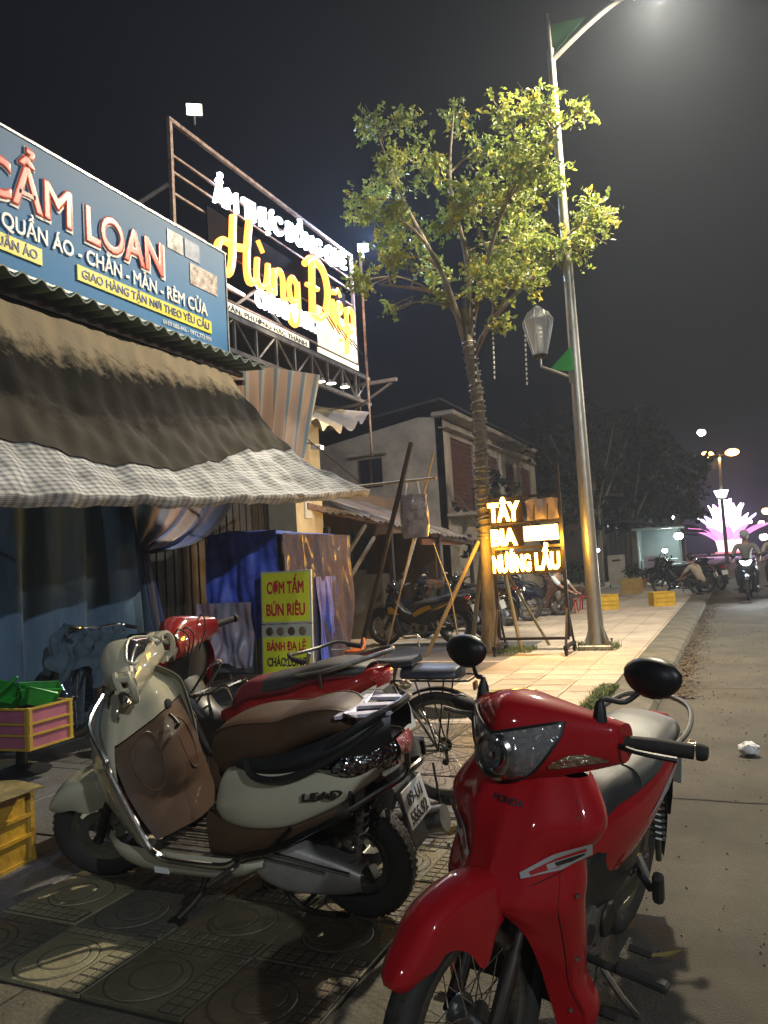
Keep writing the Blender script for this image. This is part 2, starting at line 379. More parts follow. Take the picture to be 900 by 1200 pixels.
# leaf by the red motorbike, crumpled bag on the road
a = M(); a.surf([[(-.07, 0, 0), (-.035, .012, .006), (0, .016, .004), (.04, .01, .01), (.075, 0, .016)], [(-.07, 0, 0), (-.035, 0, .0), (0, 0, 0), (.04, 0, .004), (.075, 0, .016)], [(-.07, 0, 0), (-.035, -.012, .008), (0, -.018, .006), (.04, -.01, .008), (.075, 0, .016)]], 3, 3)
tag(a.build('dry_leaf', mat('yellow_leaf', (.35, .25, .07), .7, var=.4, vs=40), loc=(-.33, 2.80, -.09), rot=(0, 0, .5)), 'dry yellow leaf on the road beside the red motorbike', 'leaf')
a = M(); rb = random.Random(9); g = []
for i in range(9):
    row = []
    for j in range(12):
        th_, ph = pi*i/8, 2*pi*j/12; k = rb.uniform(.8, 1.05); row.append(V((.07*sin(th_)*cos(ph)*k, .06*sin(th_)*sin(ph)*k, .045+.05*cos(th_)*k)))
    g.append(row)
a.surf(g, 2, 2, closev=True)
tag(a.build('plastic_bag', mat('bag_white', (.75, .75, .72), .35, bump=.8, bs=30), loc=(-.02, 5.6, -.095), smooth=15), 'crumpled white plastic bag lying on the road', 'plastic bag')

# ================================================================ left shop
m_wall = mat('stained_wall', (.16, .145, .12), .85, var=.5, vs=1.5, detail=8, bump=.3, bs=20)
m_cream = mat('cream_paint', (.62, .53, .34), .6, var=.2, vs=4, bump=.15, bs=30)
m_corr = mat('green_fibre_cement', (.17, .23, .19), .5, var=.5, vs=3, stretch=(1, 5, 1), bump=.2, bs=40)
m_shut = mat('brown_shutter', (.085, .07, .055), .45, .3, var=.5, vs=2, stretch=(1, 6, .4))
shop = thing('shop_building', 'low clothing shop with green corrugated roof edge and cream end pillar behind the awning', 'shop', (-6.4, 5, 0))
def W(mb, name, mt, **k): o = mb.build(name, mt, **k); o.parent = shop; o.matrix_parent_inverse = Matrix.Translation((6.4, -5, 0)); return o
a = M(); a.box((-7.4, 4.2, 1.75), (.2, 11.2, 3.5)); W(a, 'wall', m_wall)
a = M(); a.box((-6.6, 4.2, 3.46), (1.5, 11.2, .08)); W(a, 'ceiling', m_wall)
a = M()
for k in range(46): y = 6.05+k*.075; a.box((-5.95+(.012 if k % 2 else 0), y, 1.6), (.03, .07, 3.2), ch=.006)
W(a, 'shutter', m_shut)['kind'] = 'stuff'
a = M(); a.box((-5.73, 9.6, 1.72), (.46, .8, 3.44), ch=.01); a.box((-5.5, 9.25, 1.72), (.03, .1, 3.4)); W(a, 'pillar', m_cream)
a = M(); a.box((-5.497, 9.55, 2.15), (.03, .2, .26), ch=.01); W(a, 'meter_box', white_p)
a = M(); g = []
for i in range(2):
    x = (-6.9, -4.62)[i]; z = (3.8, 3.585)[i]
    g.append([V((x, -1.2+j*.022, z+.028*sin(j*.022*2*pi/.172))) for j in range(387)])
a.grid(g); W(a, 'roof', m_corr, smooth=60, thick=.012)
a = M()
for x in (-4.85, -5.8): a.box((x, 3.0, 3.5 if x > -5 else 3.62), (.05, 8.2, .05))
for y in range(7): a.box((-5.6, -.5+y*1.25, 3.47), (1.7, .05, .05), rot=Matrix.Rotation(.1, 3, 'Y'))
W(a, 'purlin', dark)
# wall lamp on the pillar
t = thing('wall_lamp', 'small white lamp box on an arm fixed to the top of the cream pillar', 'wall lamp', (-5.47, 9.62, 3.0))
a = M(); a.box((.1, .04, .05), (.16, .08, .07), ch=.012, rz=.3); a.build('lamp_housing', white_p, t)
a = M(); a.tube([(-.03, 0, .12), (.0, .02, .12), (.08, .03, .08)], .012, k=3); a.build('bracket', steel, t)
a = M(); a.box((.19, .065, .04), (.02, .07, .05), rz=.3); a.build('lens', glow('lamp_lens', (1, .95, .8), 6), t)

# ---- shop sign "CAM LOAN"
sx = -4.88
sg = thing('shop_sign', 'blue clothes shop signboard with red lettering above the green corrugated roof edge', 'signboard', (sx, 2.2, 3.72))
INV = Matrix.Translation((-sx, -2.2, -3.72))
def S(o): o.parent = sg; o.matrix_parent_inverse = INV; return o
m_sign = mat('sign_blue_print', (.10, .24, .42), .6, spec=.15)
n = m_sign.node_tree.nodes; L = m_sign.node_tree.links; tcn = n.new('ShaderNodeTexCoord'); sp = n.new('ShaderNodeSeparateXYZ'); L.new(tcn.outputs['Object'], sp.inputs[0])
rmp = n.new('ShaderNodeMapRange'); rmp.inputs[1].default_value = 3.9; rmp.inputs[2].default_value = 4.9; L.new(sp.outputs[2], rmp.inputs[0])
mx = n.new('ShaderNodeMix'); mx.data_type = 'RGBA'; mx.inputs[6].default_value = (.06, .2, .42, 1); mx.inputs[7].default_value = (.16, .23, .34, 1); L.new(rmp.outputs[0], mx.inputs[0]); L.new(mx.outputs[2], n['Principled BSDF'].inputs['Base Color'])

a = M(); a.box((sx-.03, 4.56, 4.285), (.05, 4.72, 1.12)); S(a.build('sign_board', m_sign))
a = M()
for z in (4.855, 3.715): a.box((sx-.03, 4.56, z), (.07, 4.8, .02))
for y in (2.19, 6.93): a.box((sx-.03, y, 4.285), (.07, .02, 1.12))
for y in (3, 4.4, 5.8, 6.8): a.box((sx-.3, y, 4.1), (.04, .04, 1.3)); a.tube([(sx-.06, y, 4.75), (sx-1.2, y, 3.8)], .018)
S(a.build('sign_frame', steel))
m_red = mat('sign_red', (.55, .06, .03), .35); m_wh = mat('sign_white', (.75, .75, .74), .4); m_yel = mat('sign_yellow', (.72, .62, .04), .4); m_blk = print_dark; m_dbl = mat('sign_navy', (.02, .05, .2), .4)
RY, UZ = (0, 1, 0), (0, 0, 1)
def stx(name, s, mt, y, z, h, w, d=0, e=.004, bev=0): return text(name, s, mt, None, (sx+d, y, z), RY, UZ, h, w, ext=e, bev=bev, post=S)
stx('shadow_lettering', 'CẨM', m_wh, 3.825, 4.255, .325, .92, .004, .003, .05); stx('lettering', 'CẨM', m_red, 3.84, 4.275, .31, .89, .012, .005, .04)
stx('shadow_lettering', 'LOAN', m_wh, 4.86, 4.225, .325, 1.05, .004, .003, .05); stx('lettering', 'LOAN', m_red, 4.875, 4.245, .31, 1.0, .012, .005, .04)
stx('lettering', 'QUẦN ÁO - CHĂN - MÀN - RÈM CỬA', m_wh, 4.03, 4.035, .125, 2.53, .006, .004, .03)
stx('lettering', 'MAY ĐO', m_wh, 3.1, 4.035, .125, .7, .006, .004, .03)
for (y0, y1, z0, z1, s_) in ((3.5, 4.41, 3.845, 3.985, 'BÁN LẺ QUẦN ÁO'), (4.77, 6.62, 3.85, 3.99, 'GIAO HÀNG TẬN NƠI THEO YÊU CẦU')):
    a = M(); a.box((sx+.004, (y0+y1)/2, (z0+z1)/2), (.012, y1-y0, z1-z0), ch=.003); S(a.build('yellow_strip', m_yel))
    stx('lettering', s_, m_dbl, y0+.05, z0+.035, .075, y1-y0-.1, .013, .002, .012)
stx('lettering', '0169.086.446 - 0972.773.999', m_wh, 5.85, 3.765, .048, .76, .004, .002)
m_ph = mat('printed_photo', (.5, .5, .5), .4, var=1, vs=9, detail=3, col2=(.06, .05, .06)); m_ph2 = mat('printed_clothes', (.6, .55, .5), .4, var=1, vs=14, detail=3, col2=(.12, .05, .06))
for (y, z, w_, h_, mt) in ((6.08, 4.67, .24, .2, m_ph), (6.35, 4.67, .24, .2, mat('printed_photo_blue', (.25, .3, .42), .4, var=1, vs=9, col2=(.1, .12, .2))), (6.53, 4.42, .46, .23, m_ph2)):
    a = M(); a.box((sx, y, z), (.006, w_, h_)); S(a.build('picture', mt))

# ================================================================ awning of two tarpaulins
def aw_top(t): return V((-4.76, 2.0+t*4.75, 3.36+.06*t))
def aw_bot(t): return V((-3.75, 2.0+t*5.95, 1.80+.36*t**1.7+.005*sin(t*23)))
def aw(t, u, d=0):
    a_, b_ = aw_top(t), aw_bot(t); e = u
    if t > .8: e = u
    ease = (1-t)*u+t*(u**2.6)
    p = V((a_.x+(b_.x-a_.x)*u, a_.y+(b_.y-a_.y)*ease, a_.z+(b_.z-a_.z)*u))
    p.z -= .16*sin(pi*u)*(.6+.4*t)                                     # sag
    sdir = t*36+u*(3+7*t)
    wv = .010*sin(sdir)+.007*sin(sdir*2.3+1.1)+.006*sin(sdir*4.1+u*5)+.008*sin(t*17-u*9)
    wv += .012*abs(sin(t*29+u*7+1.5*sin(u*6)))+.007*sin(t*61-u*14)+.006*sin(t*97+u*21)*u
    wv *= (.5+1.3*u)*(1-.72*u**6)
    nrm = V((.8, 0, .6)); return p+nrm*(wv+d)
def ub(t):  # lower edge of the dark tarpaulin
    return .61+.20*math.exp(-((t-.45)/.25)**2)-.06*max(0, t-.6)/.4+.006*sin(t*40)
awn = thing('awning', 'sagging shop awning of two overlapped tarpaulins over the blue curtains', 'awning', (-4.76, 4.4, 0))
AI = Matrix.Translation((4.76, -4.4, 0))
def A(o): o.parent = awn; o.matrix_parent_inverse = AI; return o
m_tarp = mat('sooty_tarpaulin', (.27, .23, .17), .95, spec=.08, bump=.25, bs=22)
n = m_tarp.node_tree.nodes; L = m_tarp.node_tree.links; tcn = n.new('ShaderNodeUVMap'); tcn.uv_map = 'uv'
sp = n.new('ShaderNodeSeparateXYZ'); L.new(tcn.outputs[0], sp.inputs[0])
mpp = n.new('ShaderNodeMapping'); mpp.inputs['Scale'].default_value = (1.6, 1.9, 1); L.new(tcn.outputs[0], mpp.inputs[0])
no = n.new('ShaderNodeTexNoise'); no.inputs['Scale'].default_value = 5; no.inputs['Detail'].default_value = 9; no.inputs['Roughness'].default_value = .7; L.new(mpp.outputs[0], no.inputs['Vector'])
ad = n.new('ShaderNodeMath'); ad.operation = 'MULTIPLY_ADD'; ad.inputs[1].default_value = .55; L.new(no.outputs[0], ad.inputs[0]); L.new(sp.outputs[1], ad.inputs[2])
rp_ = n.new('ShaderNodeValToRGB'); L.new(ad.outputs[0], rp_.inputs[0]); el = rp_.color_ramp.elements
el[0].position = .44; el[0].color = (.2, .165, .115, 1); el[1].position = .60; el[1].color = (.010, .0095, .008, 1)
e2 = el.new(.86); e2.color = (.018, .016, .013, 1); e3 = el.new(1.0); e3.color = (.05, .044, .035, 1)
L.new(rp_.outputs[0], n['Principled BSDF'].inputs['Base Color'])
m_plaid = mat('plaid_tarpaulin', (.6, .6, .58), .8, spec=.15, bump=.35, bs=14)
n = m_plaid.node_tree.nodes; L = m_plaid.node_tree.links; uvn = n.new('ShaderNodeUVMap'); uvn.uv_map = 'uv'; sp = n.new('ShaderNodeSeparateXYZ'); L.new(uvn.outputs[0], sp.inputs[0])
def stripe(sock, f, duty):
    a1 = n.new('ShaderNodeMath'); a1.operation = 'MULTIPLY'; a1.inputs[1].default_value = f; L.new(sock, a1.inputs[0])
    a2 = n.new('ShaderNodeMath'); a2.operation = 'FRACT'; L.new(a1.outputs[0], a2.inputs[0])
    a3 = n.new('ShaderNodeMath'); a3.operation = 'LESS_THAN'; a3.inputs[1].default_value = duty; L.new(a2.outputs[0], a3.inputs[0]); return a3.outputs[0]
s1 = stripe(sp.outputs[0], 88, .45); s2 = stripe(sp.outputs[1], 24, .45)
sm_ = n.new('ShaderNodeMath'); sm_.operation = 'ADD'; L.new(s1, sm_.inputs[0]); L.new(s2, sm_.inputs[1])
dv = n.new('ShaderNodeMath'); dv.operation = 'MULTIPLY'; dv.inputs[1].default_value = .5; L.new(sm_.outputs[0], dv.inputs[0])
rp_ = n.new('ShaderNodeValToRGB'); rp_.color_ramp.interpolation = 'CONSTANT'; L.new(dv.outputs[0], rp_.inputs[0]); el = rp_.color_ramp.elements
el[0].color = (.60, .59, .56, 1); el[1].position = .4; el[1].color = (.40, .40, .40, 1); e2 = el.new(.9); e2.color = (.22, .225, .25, 1)
dn = n.new('ShaderNodeTexNoise'); dn.inputs['Scale'].default_value = 9; dn.inputs['Detail'].default_value = 8; L.new(uvn.outputs[0], dn.inputs[0])
dm = n.new('ShaderNodeMapRange'); dm.inputs[1].default_value = .35; dm.inputs[2].default_value = .7; dm.inputs[3].default_value = 1; dm.inputs[4].default_value = .45; L.new(dn.outputs[0], dm.inputs[0])
mx = n.new('ShaderNodeMix'); mx.data_type = 'RGBA'; mx.blend_type = 'MULTIPLY'; mx.inputs[0].default_value = 1; L.new(rp_.outputs[0], mx.inputs[6]); L.new(dm.outputs[0], mx.inputs[7]); L.new(mx.outputs[2], n['Principled BSDF'].inputs['Base Color'])
def cloth(name, mt, fn, nu, nv, uvf):
    vs = []; uv = []
    for i in range(nu+1):
        for j in range(nv+1): vs.append(tuple(fn(i/nu, j/nv))); uv.append(uvf(i/nu, j/nv))
    fs = [(i*(nv+1)+j, (i+1)*(nv+1)+j, (i+1)*(nv+1)+j+1, i*(nv+1)+j+1) for i in range(nu) for j in range(nv)]
    me = bpy.data.meshes.new(name); me.from_pydata(vs, [], fs); me.materials.append(mt); ul = me.uv_layers.new(name='uv')
    for l in me.loops: ul.data[l.index].uv = uv[l.vertex_index]
    me.polygons.foreach_set('use_smooth', [True]*len(me.polygons)); me.update()
    o = bpy.data.objects.new(name, me); COL.objects.link(o); return o
A(cloth('upper_tarpaulin', m_tarp, lambda t, v: aw(t, v*ub(t), .012), 220, 40, lambda t, v: (t*5, v)))
A(cloth('plaid_tarpaulin', m_plaid, lambda t, v: aw(t, .45+v*.55), 240, 34, lambda t, v: (t, v)))
def val(t, v):
    p = aw(t, 1); k = .075+.007*sin(t*31)+.006*sin(t*77)
    return p+V((.012*sin(t*150)*v-.05*v*v, .01*sin(t*90)*v, -k*v))
A(cloth('valance', m_plaid, val, 300, 5, lambda t, v: (t, .1+v*.3)))
a = M(); a.tube([aw(t/10, 1)+V((-.03, 0, -.015)) for t in range(11)], .02, k=2)
for t in (.05, .5, .97): a.tube([aw(t, 1)+V((-.04, 0, -.02)), aw_top(t)+V((-.5, 0, -.9))], .014)
A(a.build('awning_pole', dark))
# ---- curtains
m_cur = mat('blue_grey_curtain', (.11, .19, .28), .85, var=.35, vs=2.5, stretch=(1, 3, .5), bump=.15, bs=120, sheen=.2)
def cur1(t, v):
    y = 2.2+t*3.7; z = 2.75*(1-v)+.1*v; k = .35+.65*v
    x = -5.45+.11*sin(t*34+.8*sin(t*9))*k+.05*sin(t*71+v*2)*k+.18*v*max(0, .4-t)
    y += (.55*v if t > .7 else 0)*(t-.7)/.3*(1-v)*2
    return V((x, y, z))
tag(cloth('curtain', m_cur, cur1, 220, 24, lambda t, v: (t, v)), 'long blue-grey curtain hanging in folds across the shop front behind the covered bicycle', 'curtain')
m_str = mat('striped_cloth', (.13, .16, .26), .7, bump=.2, bs=60)
n = m_str.node_tree.nodes; L = m_str.node_tree.links; uvn = n.new('ShaderNodeUVMap'); uvn.uv_map = 'uv'; sp = n.new('ShaderNodeSeparateXYZ'); L.new(uvn.outputs[0], sp.inputs[0])
rp_ = n.new('ShaderNodeValToRGB'); rp_.color_ramp.interpolation = 'CONSTANT'; L.new(sp.outputs[0], rp_.inputs[0]); el = rp_.color_ramp.elements
cols = [(.05, .08, .12), (.05, .08, .12), (.08, .12, .18), (.20, .13, .11), (.07, .08, .14), (.22, .15, .13), (.06, .09, .22), (.25, .2, .2), (.05, .08, .25), (.1, .13, .3), (.05, .06, .1)]
el[0].color = (*cols[0], 1); el[1].position = .95; el[1].color = (*cols[-1], 1)
for i, c in enumerate(cols[1:-1]): e = el.new((i+1)/len(cols)); e.color = (*c, 1)
L.new(rp_.outputs[0], n['Principled BSDF'].inputs['Base Color'])
def cur2(t, v):     # swept to the tie, then hanging
    top = V((-5.25, 5.55+t*2.0, 2.35)); tie = V((-5.15+.03*sin(t*20), 5.66+.12*t, 1.62-.1*t)); tail = V((-5.12+.03*sin(t*9), 5.72+.3*t, .62))
    if v < .6:
        q = v/.6; p = top.lerp(tie, q); p.z -= .26*t*sin(pi*q)*(1-.3*q); p.y += .1*t*sin(pi*q)
    else: q = (v-.6)/.4; p = tie.lerp(tail, q)
    p.x += .045*sin(t*26+v*3)*(1-.5*abs(v-.6)); return p
tag(cloth('curtain', m_str, cur2, 160, 40, lambda t, v: (t, v)), 'striped blue and pink curtain swept aside and tied in front of the brown shutter', 'curtain')
# ================================================================ restaurant billboard on a steel truss
bx = -5.97
bb = thing('billboard', 'rusty steel roof frame carrying glowing restaurant lettering above the truss', 'illuminated sign', (-6.0, 7.5, 4.0))
BI = Matrix.Translation((6.0, -7.5, -4.0))
def B(o): o.parent = bb; o.matrix_parent_inverse = BI; return o
m_rust = mat('rusty_white_steel', (.32, .24, .2), .6, .2, var=.6, vs=12, col2=(.13, .06, .04))
m_truss = mat('grey_truss_steel', (.22, .2, .19), .5, .3, var=.5, vs=8)
a = M()
for (y, z0, z1) in ((7.5, 3.8, 7.05), (12.55, 3.9, 7.1)): a.box((-6.03, y, (z0+z1)/2), (.05, .05, z1-z0))
a.box((-6.03, 10.02, 7.06), (.05, 5.1, .05)); B(a.build('frame', m_rust))
for z in (6.62, 6.4, 6.12, 5.72, 5.22, 5.05):
    a = M(); a.box((-6.05, 10.02, z), (.03, 5.05, .03)); B(a.build('crossbar', m_rust))
a = M(); a.tube([(-6.05, 7.46, 6.2), (-6.9, 7.0, 5.6), (-7.6, 6.3, 4.3)], .03); a.tube([(-6.05, 8.6, 4.9), (-6.05, 9.3, 5.4)], .025); a.tube([(-6.05, 9.3, 5.4), (-6.05, 10.3, 4.9)], .025); B(a.build('brace', m_truss))
w_led = glow('white_led', (.80, .88, 1.0), 7.0); y_led = glow('amber_led', (1, .38, .065), 2.6); w_pan = glow('lit_panel', (1, .90, .68), .9)
text('lettering', 'ẨM THỰC ĐỒNG QUÊ', w_led, None, (bx, 8.28, 6.31), (0, 1, .092), UZ, .28, 3.93, ext=.03, bev=.022, post=B)
text('lettering', 'CHI NHÁNH 2', w_led, None, (bx+.02, 9.17, 5.13), (0, 1, .03), UZ, .25, 1.87, ext=.03, bev=.02, post=B)
# script lettering drawn as bent tubes
def stroke(pts, r=.055, k=6):
    r *= 1.0
    a.tube([(bx+.03, 8.25+p[0], 5.36+p[1]+p[0]*.02) for p in pts], r, n=8, k=k)
a = M()
stroke([(.42, .88), (.38, .55), (.34, .2), (.24, .0), (.06, .08), (.02, .3), (.16, .44), (.45, .45), (.72, .52)])                     # H left with loop
stroke([(.82, .96), (.74, .6), (.70, .2), (.76, .04), (.92, .12)])
stroke([(.98, .46), (.94, .18), (1.02, .05), (1.18, .14), (1.26, .46)], .045); stroke([(1.26, .46), (1.24, .12), (1.34, .06)], .045); stroke([(1.02, .74), (1.14, .6)], .035, 2)   # u + grave
stroke([(1.42, .44), (1.41, .04)], .045, 2); stroke([(1.42, .3), (1.54, .46), (1.66, .38), (1.66, .08), (1.74, .05)], .045)              # n
stroke([(2.08, .4), (1.94, .47), (1.84, .3), (1.9, .1), (2.06, .14), (2.1, .44), (2.1, .0), (2.02, -.26), (1.86, -.26), (1.82, -.12)], .045)   # g
stroke([(2.62, .95), (2.58, .5), (2.54, .06), (2.44, .0)], .06); stroke([(2.38, .84), (2.62, 1.0), (2.98, .92), (3.12, .6), (3.0, .2), (2.72, .0), (2.5, .04)], .06); stroke([(2.4, .5), (2.78, .52)], .04, 2)  # D with bar
stroke([(3.28, .48), (3.24, .14), (3.32, .04)], .045); a.ball((bx+.03, 8.25+3.32, 5.36+.7), .05)                                           # i
stroke([(3.42, .24), (3.58, .34), (3.58, .48), (3.46, .46), (3.42, .2), (3.52, .05), (3.66, .12)], .042); stroke([(3.4, .62), (3.5, .74), (3.6, .62)], .028, 2); a.ball((bx+.03, 8.25+3.52, 5.36-.1), .04)
stroke([(3.8, .48), (3.78, .0), (3.74, -.36)], .045, 3); stroke([(3.8, .36), (3.92, .5), (4.06, .4), (4.02, .14), (3.88, .06), (3.8, .14)], .045)  # p
B(a.build('script_lettering', y_led))
a = M(); a.box((-6.0, 10.15, 5.95), (.02, 4.0, .5)); B(a.build('lettering_backing', mat('orange_backing', (.012, .011, .014), .9, spec=.05)))
a = M(); a.box((-6.0, 11.78, 5.36), (.03, 1.42, .68)); B(a.build('lit_panel', w_pan))
for (y0, y1, zz) in ((7.6, 8.35, 4.93), (8.38, 10.66, 4.9), (10.98, 12.46, 4.88)):
    a = M(); a.box((bx, (y0+y1)/2, zz), (.03, y1-y0, .15)); B(a.build('address_strip', w_pan))
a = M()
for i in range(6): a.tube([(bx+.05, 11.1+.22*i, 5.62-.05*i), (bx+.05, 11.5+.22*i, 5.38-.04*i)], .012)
B(a.build('panel_dark_bar', dark))['kind'] = 'stuff'  # dark slanting bars across the lit panel
text('lettering', 'VÂN, PHƯỜNG HẠC THÀNH', m_blk, None, (bx+.02, 8.42, 4.865), RY, UZ, .07, 2.15, ext=.004, bev=.01, post=B)
a = M(); a.tube([(bx, 7.7, 5.42), (bx, 8.1, 5.25), (bx, 8.9, 5.2)], .02, k=4); a.tube([(bx, 9.1, 5.5), (bx, 9.7, 5.2), (bx, 10.3, 5.35)], .012, k=4); B(a.build('light_tube', glow('tube_light', (.85, .9, 1), 2)))
# truss under the frame
a = M(); X0 = -5.85
for (zt, zb) in ((4.72, 4.25),):
    for z in (zt, zb):
        a.box((X0, 10.0, z), (.06, 5.3, .06)); a.box((X0-1.1, 10.0, z), (.06, 5.3, .06))
    for k in range(11):
        y = 7.4+k*.52; a.box((X0, y, (zt+zb)/2), (.035, .035, zt-zb)); a.tube([(X0, y, zb if k % 2 else zt), (X0, y+.52 if k < 10 else y, zt if k % 2 else zb)], .018, n=6)
    for k in range(4):
        y = 7.4+k*1.7; a.box((X0-.55, y, zb), (1.1, .05, .05))
a.box((X0+.25, 12.3, 4.55), (.9, .06, .06)); a.tube([(X0+.6, 12.3, 4.5), (X0-.4, 12.3, 4.0)], .025)
a.box((X0-.4, 9.9, 4.0), (.05, 5.3, .05))
B(a.build('truss', m_truss))
a = M(); a.box((-6.7, 10.0, 4.78), (1.7, 5.3, .03)); B(a.build('roof_sheet', dark))
def flood(name, loc, tgt, P, label, col=(.85, .92, 1)):
    t = thing(name, label, 'floodlight', loc)
    q = (V(tgt)-V(loc)).to_track_quat('-Z', 'Y').to_euler(); h = M(); h.box((0, 0, 0), (.22, .16, .06), ch=.015)
    for i in range(6): h.box((-.085+i*.034, 0, .045), (.008, .13, .04))
    h.build('housing', dark, t, rot=q)
    h = M(); h.box((0, 0, -.035), (.19, .13, .008), ch=.002); h.build('lens', glow('flood_'+name+label[:5], col, P), t, rot=q)
    h = M(); h.tube([(0, 0, 0), (0, 0, -.12), (0, 0, -.2)], .012); h.build('bracket', steel, t); return t
flood('floodlight', (-5.85, 7.78, 7.28), (-2.8, 3.5, 5.0), 9, 'square white floodlight above the top corner of the billboard on its shop side', (1, 1, .92))
flood('floodlight', (-5.8, 12.62, 7.2), (-1.5, 4, 3.5), 220, 'dazzling bluish floodlight on the billboard corner beside the tree crown', (.8, .9, 1))
l_ = bpy.data.lights.new('floodlight_beam', 'POINT'); l_.energy = 850; l_.color = (.45, .62, 1); l_.shadow_soft_size = .12; o_ = bpy.data.objects.new('floodlight_beam', l_); COL.objects.link(o_); o_.location = (-5.55, 12.4, 7.15)
spot('downlight_beam', (-5.2, 9.9, 4.0), 26, (1, .86, .55), .15, (-5.3, 9.4, 2))
dl = None
for (y, z) in ((9.5, 4.02), (9.95, 4.08), (10.3, 4.12), (10.75, 4.15)):
    t = thing('downlight', 'x', 'downlight', (-5.4, y, z), group='round downlights under the billboard truss')
    t['label'] = {9.5: 'round warm downlight under the truss just behind the striped cloth', 9.95: 'round warm downlight second along the truss', 10.3: 'round warm downlight third along the truss', 10.75: 'round warm downlight fourth along the truss'}[y]
    h = M(); h.lathe([(0, .05), (.06, .05), (.085, .0), (.075, 0)], n=14); h.build('shade', steel, t)
    h = M(); h.lathe([(0, -.005), (.074, -.005), (.07, .01)], n=14); h.build('bulb', glow('warm_bulb', (1, .9, .65), 5), t)
# tall thin pole by the billboard
a = M(); a.tube([(-5.6, 12.05, 3.2), (-5.6, 12.05, 7.0)], .022)
tag(a.build('conduit_pole', m_rust), 'thin steel pipe standing along the far end of the billboard', 'pole')
# striped cloth and beige canopy under the truss
m_tent = mat('striped_canopy', (.5, .4, .3), .75)
n = m_tent.node_tree.nodes; L = m_tent.node_tree.links; uvn = n.new('ShaderNodeUVMap'); uvn.uv_map = 'uv'; sp = n.new('ShaderNodeSeparateXYZ'); L.new(uvn.outputs[0], sp.inputs[0])
ml = n.new('ShaderNodeMath'); ml.operation = 'MULTIPLY'; ml.inputs[1].default_value = 7; L.new(sp.outputs[0], ml.inputs[0]); fr_ = n.new('ShaderNodeMath'); fr_.operation = 'FRACT'; L.new(ml.outputs[0], fr_.inputs[0])
rp_ = n.new('ShaderNodeValToRGB'); rp_.color_ramp.interpolation = 'CONSTANT'; L.new(fr_.outputs[0], rp_.inputs[0]); el = rp_.color_ramp.elements
el[0].color = (.5, .37, .29, 1); el[1].position = .55; el[1].color = (.16, .25, .36, 1); e = el.new(.8); e.color = (.5, .5, .48, 1)
L.new(rp_.outputs[0], n['Principled BSDF'].inputs['Base Color'])
def strp(t, v):
    t0 = V((-5.15, 7.0+t*2.5, 3.72+.33*t)); b0 = V((-5.25+.1*t, 7.35+t*1.55, 3.2-.42*sin(pi*min(1, t*.75))-.1*t)); p = t0.lerp(b0, v); p.x += .05*sin(t*40+v)*v; return p
tag(cloth('canopy_cloth', m_tent, strp, 90, 14, lambda t, v: (t, v)), 'peach and blue striped cloth tied up under the billboard truss', 'cloth')
def beig(t, v):
    p = V((-6.6, 9.0+t*3.0, 4.1+.12*t)).lerp(V((-5.35, 9.3+t*2.2, 3.45+.35*t)), v); p.z -= .22*sin(pi*t)*v+.06*sin(t*30)*v; p.x += .03*sin(t*22+v*4); return p
tag(cloth('canopy_cloth', mat('beige_canvas', (.34, .27, .19), .85, var=.4, vs=3), beig, 60, 14, lambda t, v: (t, v)), 'sagging beige canvas hanging under the far end of the truss', 'cloth')

# ================================================================ food cart under tarpaulins
cart = thing('food_cart', 'food cart wrapped in blue and clear plastic tarpaulins beside the yellow menu boards', 'food cart', (-4.93, 7.85, 0))
m_bt = mat('blue_tarpaulin', (.09, .17, .85), .5, var=.5, vs=5, bump=.35, bs=16, col2=(.03, .05, .38)); m_ct = mat('clear_plastic_wrap', (.12, .12, .18), .8, spec=.15, var=.45, vs=5, bump=.6, bs=14, col2=(.10, .075, .12)); m_ct.node_tree.nodes['Principled BSDF'].inputs['Coat Weight'].default_value = .08
def drape(name, mt, p0, p1, z0, z1, nrm, seed, amp=.03, skew=0, top=None, hem=.03):
    r = random.Random(seed); ph = [r.uniform(0, 6) for _ in range(6)]; p0, p1, nrm = V(p0), V(p1), V(nrm)
    def fn(t, v):
        p = p0.lerp(p1, t); z = z0+(z1-z0)*v+hem*sin(t*9+ph[0])*(1-v)
        k = amp*(1.25-v)
        f = sin(t*11+ph[1]+skew*v*4)+.6*sin(t*23+ph[2]-skew*v*6)+.35*sin(t*47+ph[3]+v*3)+.5*sin(t*7-v*9+ph[4])
        f += 1.2*abs(sin(t*5+v*4+ph[5]))
        q = p+nrm*(f*k+.03); q.z = z; return q
    o = cloth(name, mt, fn, 70, 40, lambda t, v: (t, v)); o.parent = cart; o.matrix_parent_inverse = Matrix.Translation((4.93, -7.85, 0)); return o
drape('tarpaulin', m_bt, (-5.42, 7.13, 0), (-4.47, 7.1, 0), .55, 1.74, (0, -1, 0), 1, .038, .9)
drape('plastic_wrap', m_ct, (-4.47, 7.1, 0), (-4.47, 8.72, 0), .18, 1.70, (1, 0, 0), 2, .036, .8)
drape('tarpaulin', m_bt, (-4.44, 7.75, 0), (-4.44, 8.25, 0), .12, 1.2, (1, 0, 0), 4, .018, .2)
drape('plastic_sheet', mat('pale_blue_plastic', (.25, .34, .5), .35, var=.7, vs=4, bump=.4, bs=12, col2=(.5, .3, .32)), (-5.5, 7.0, 0), (-4.75, 6.98, 0), .3, .98, (0, -1, 0), 5, .03, 1.5)
def CT(o): o.parent = cart; o.matrix_parent_inverse = Matrix.Translation((4.93, -7.85, 0)); return o
a = M(); a.surf([[(-5.44, y, 1.7+.02*sin(y*9)), (-5.1, y, 1.77), (-4.8, y, 1.75+.02*cos(y*11)), (-4.44, y, 1.69)] for y in (7.08, 7.5, 7.9, 8.3, 8.74)], 3, 3); CT(a.build('tarpaulin', m_bt, thick=.004))
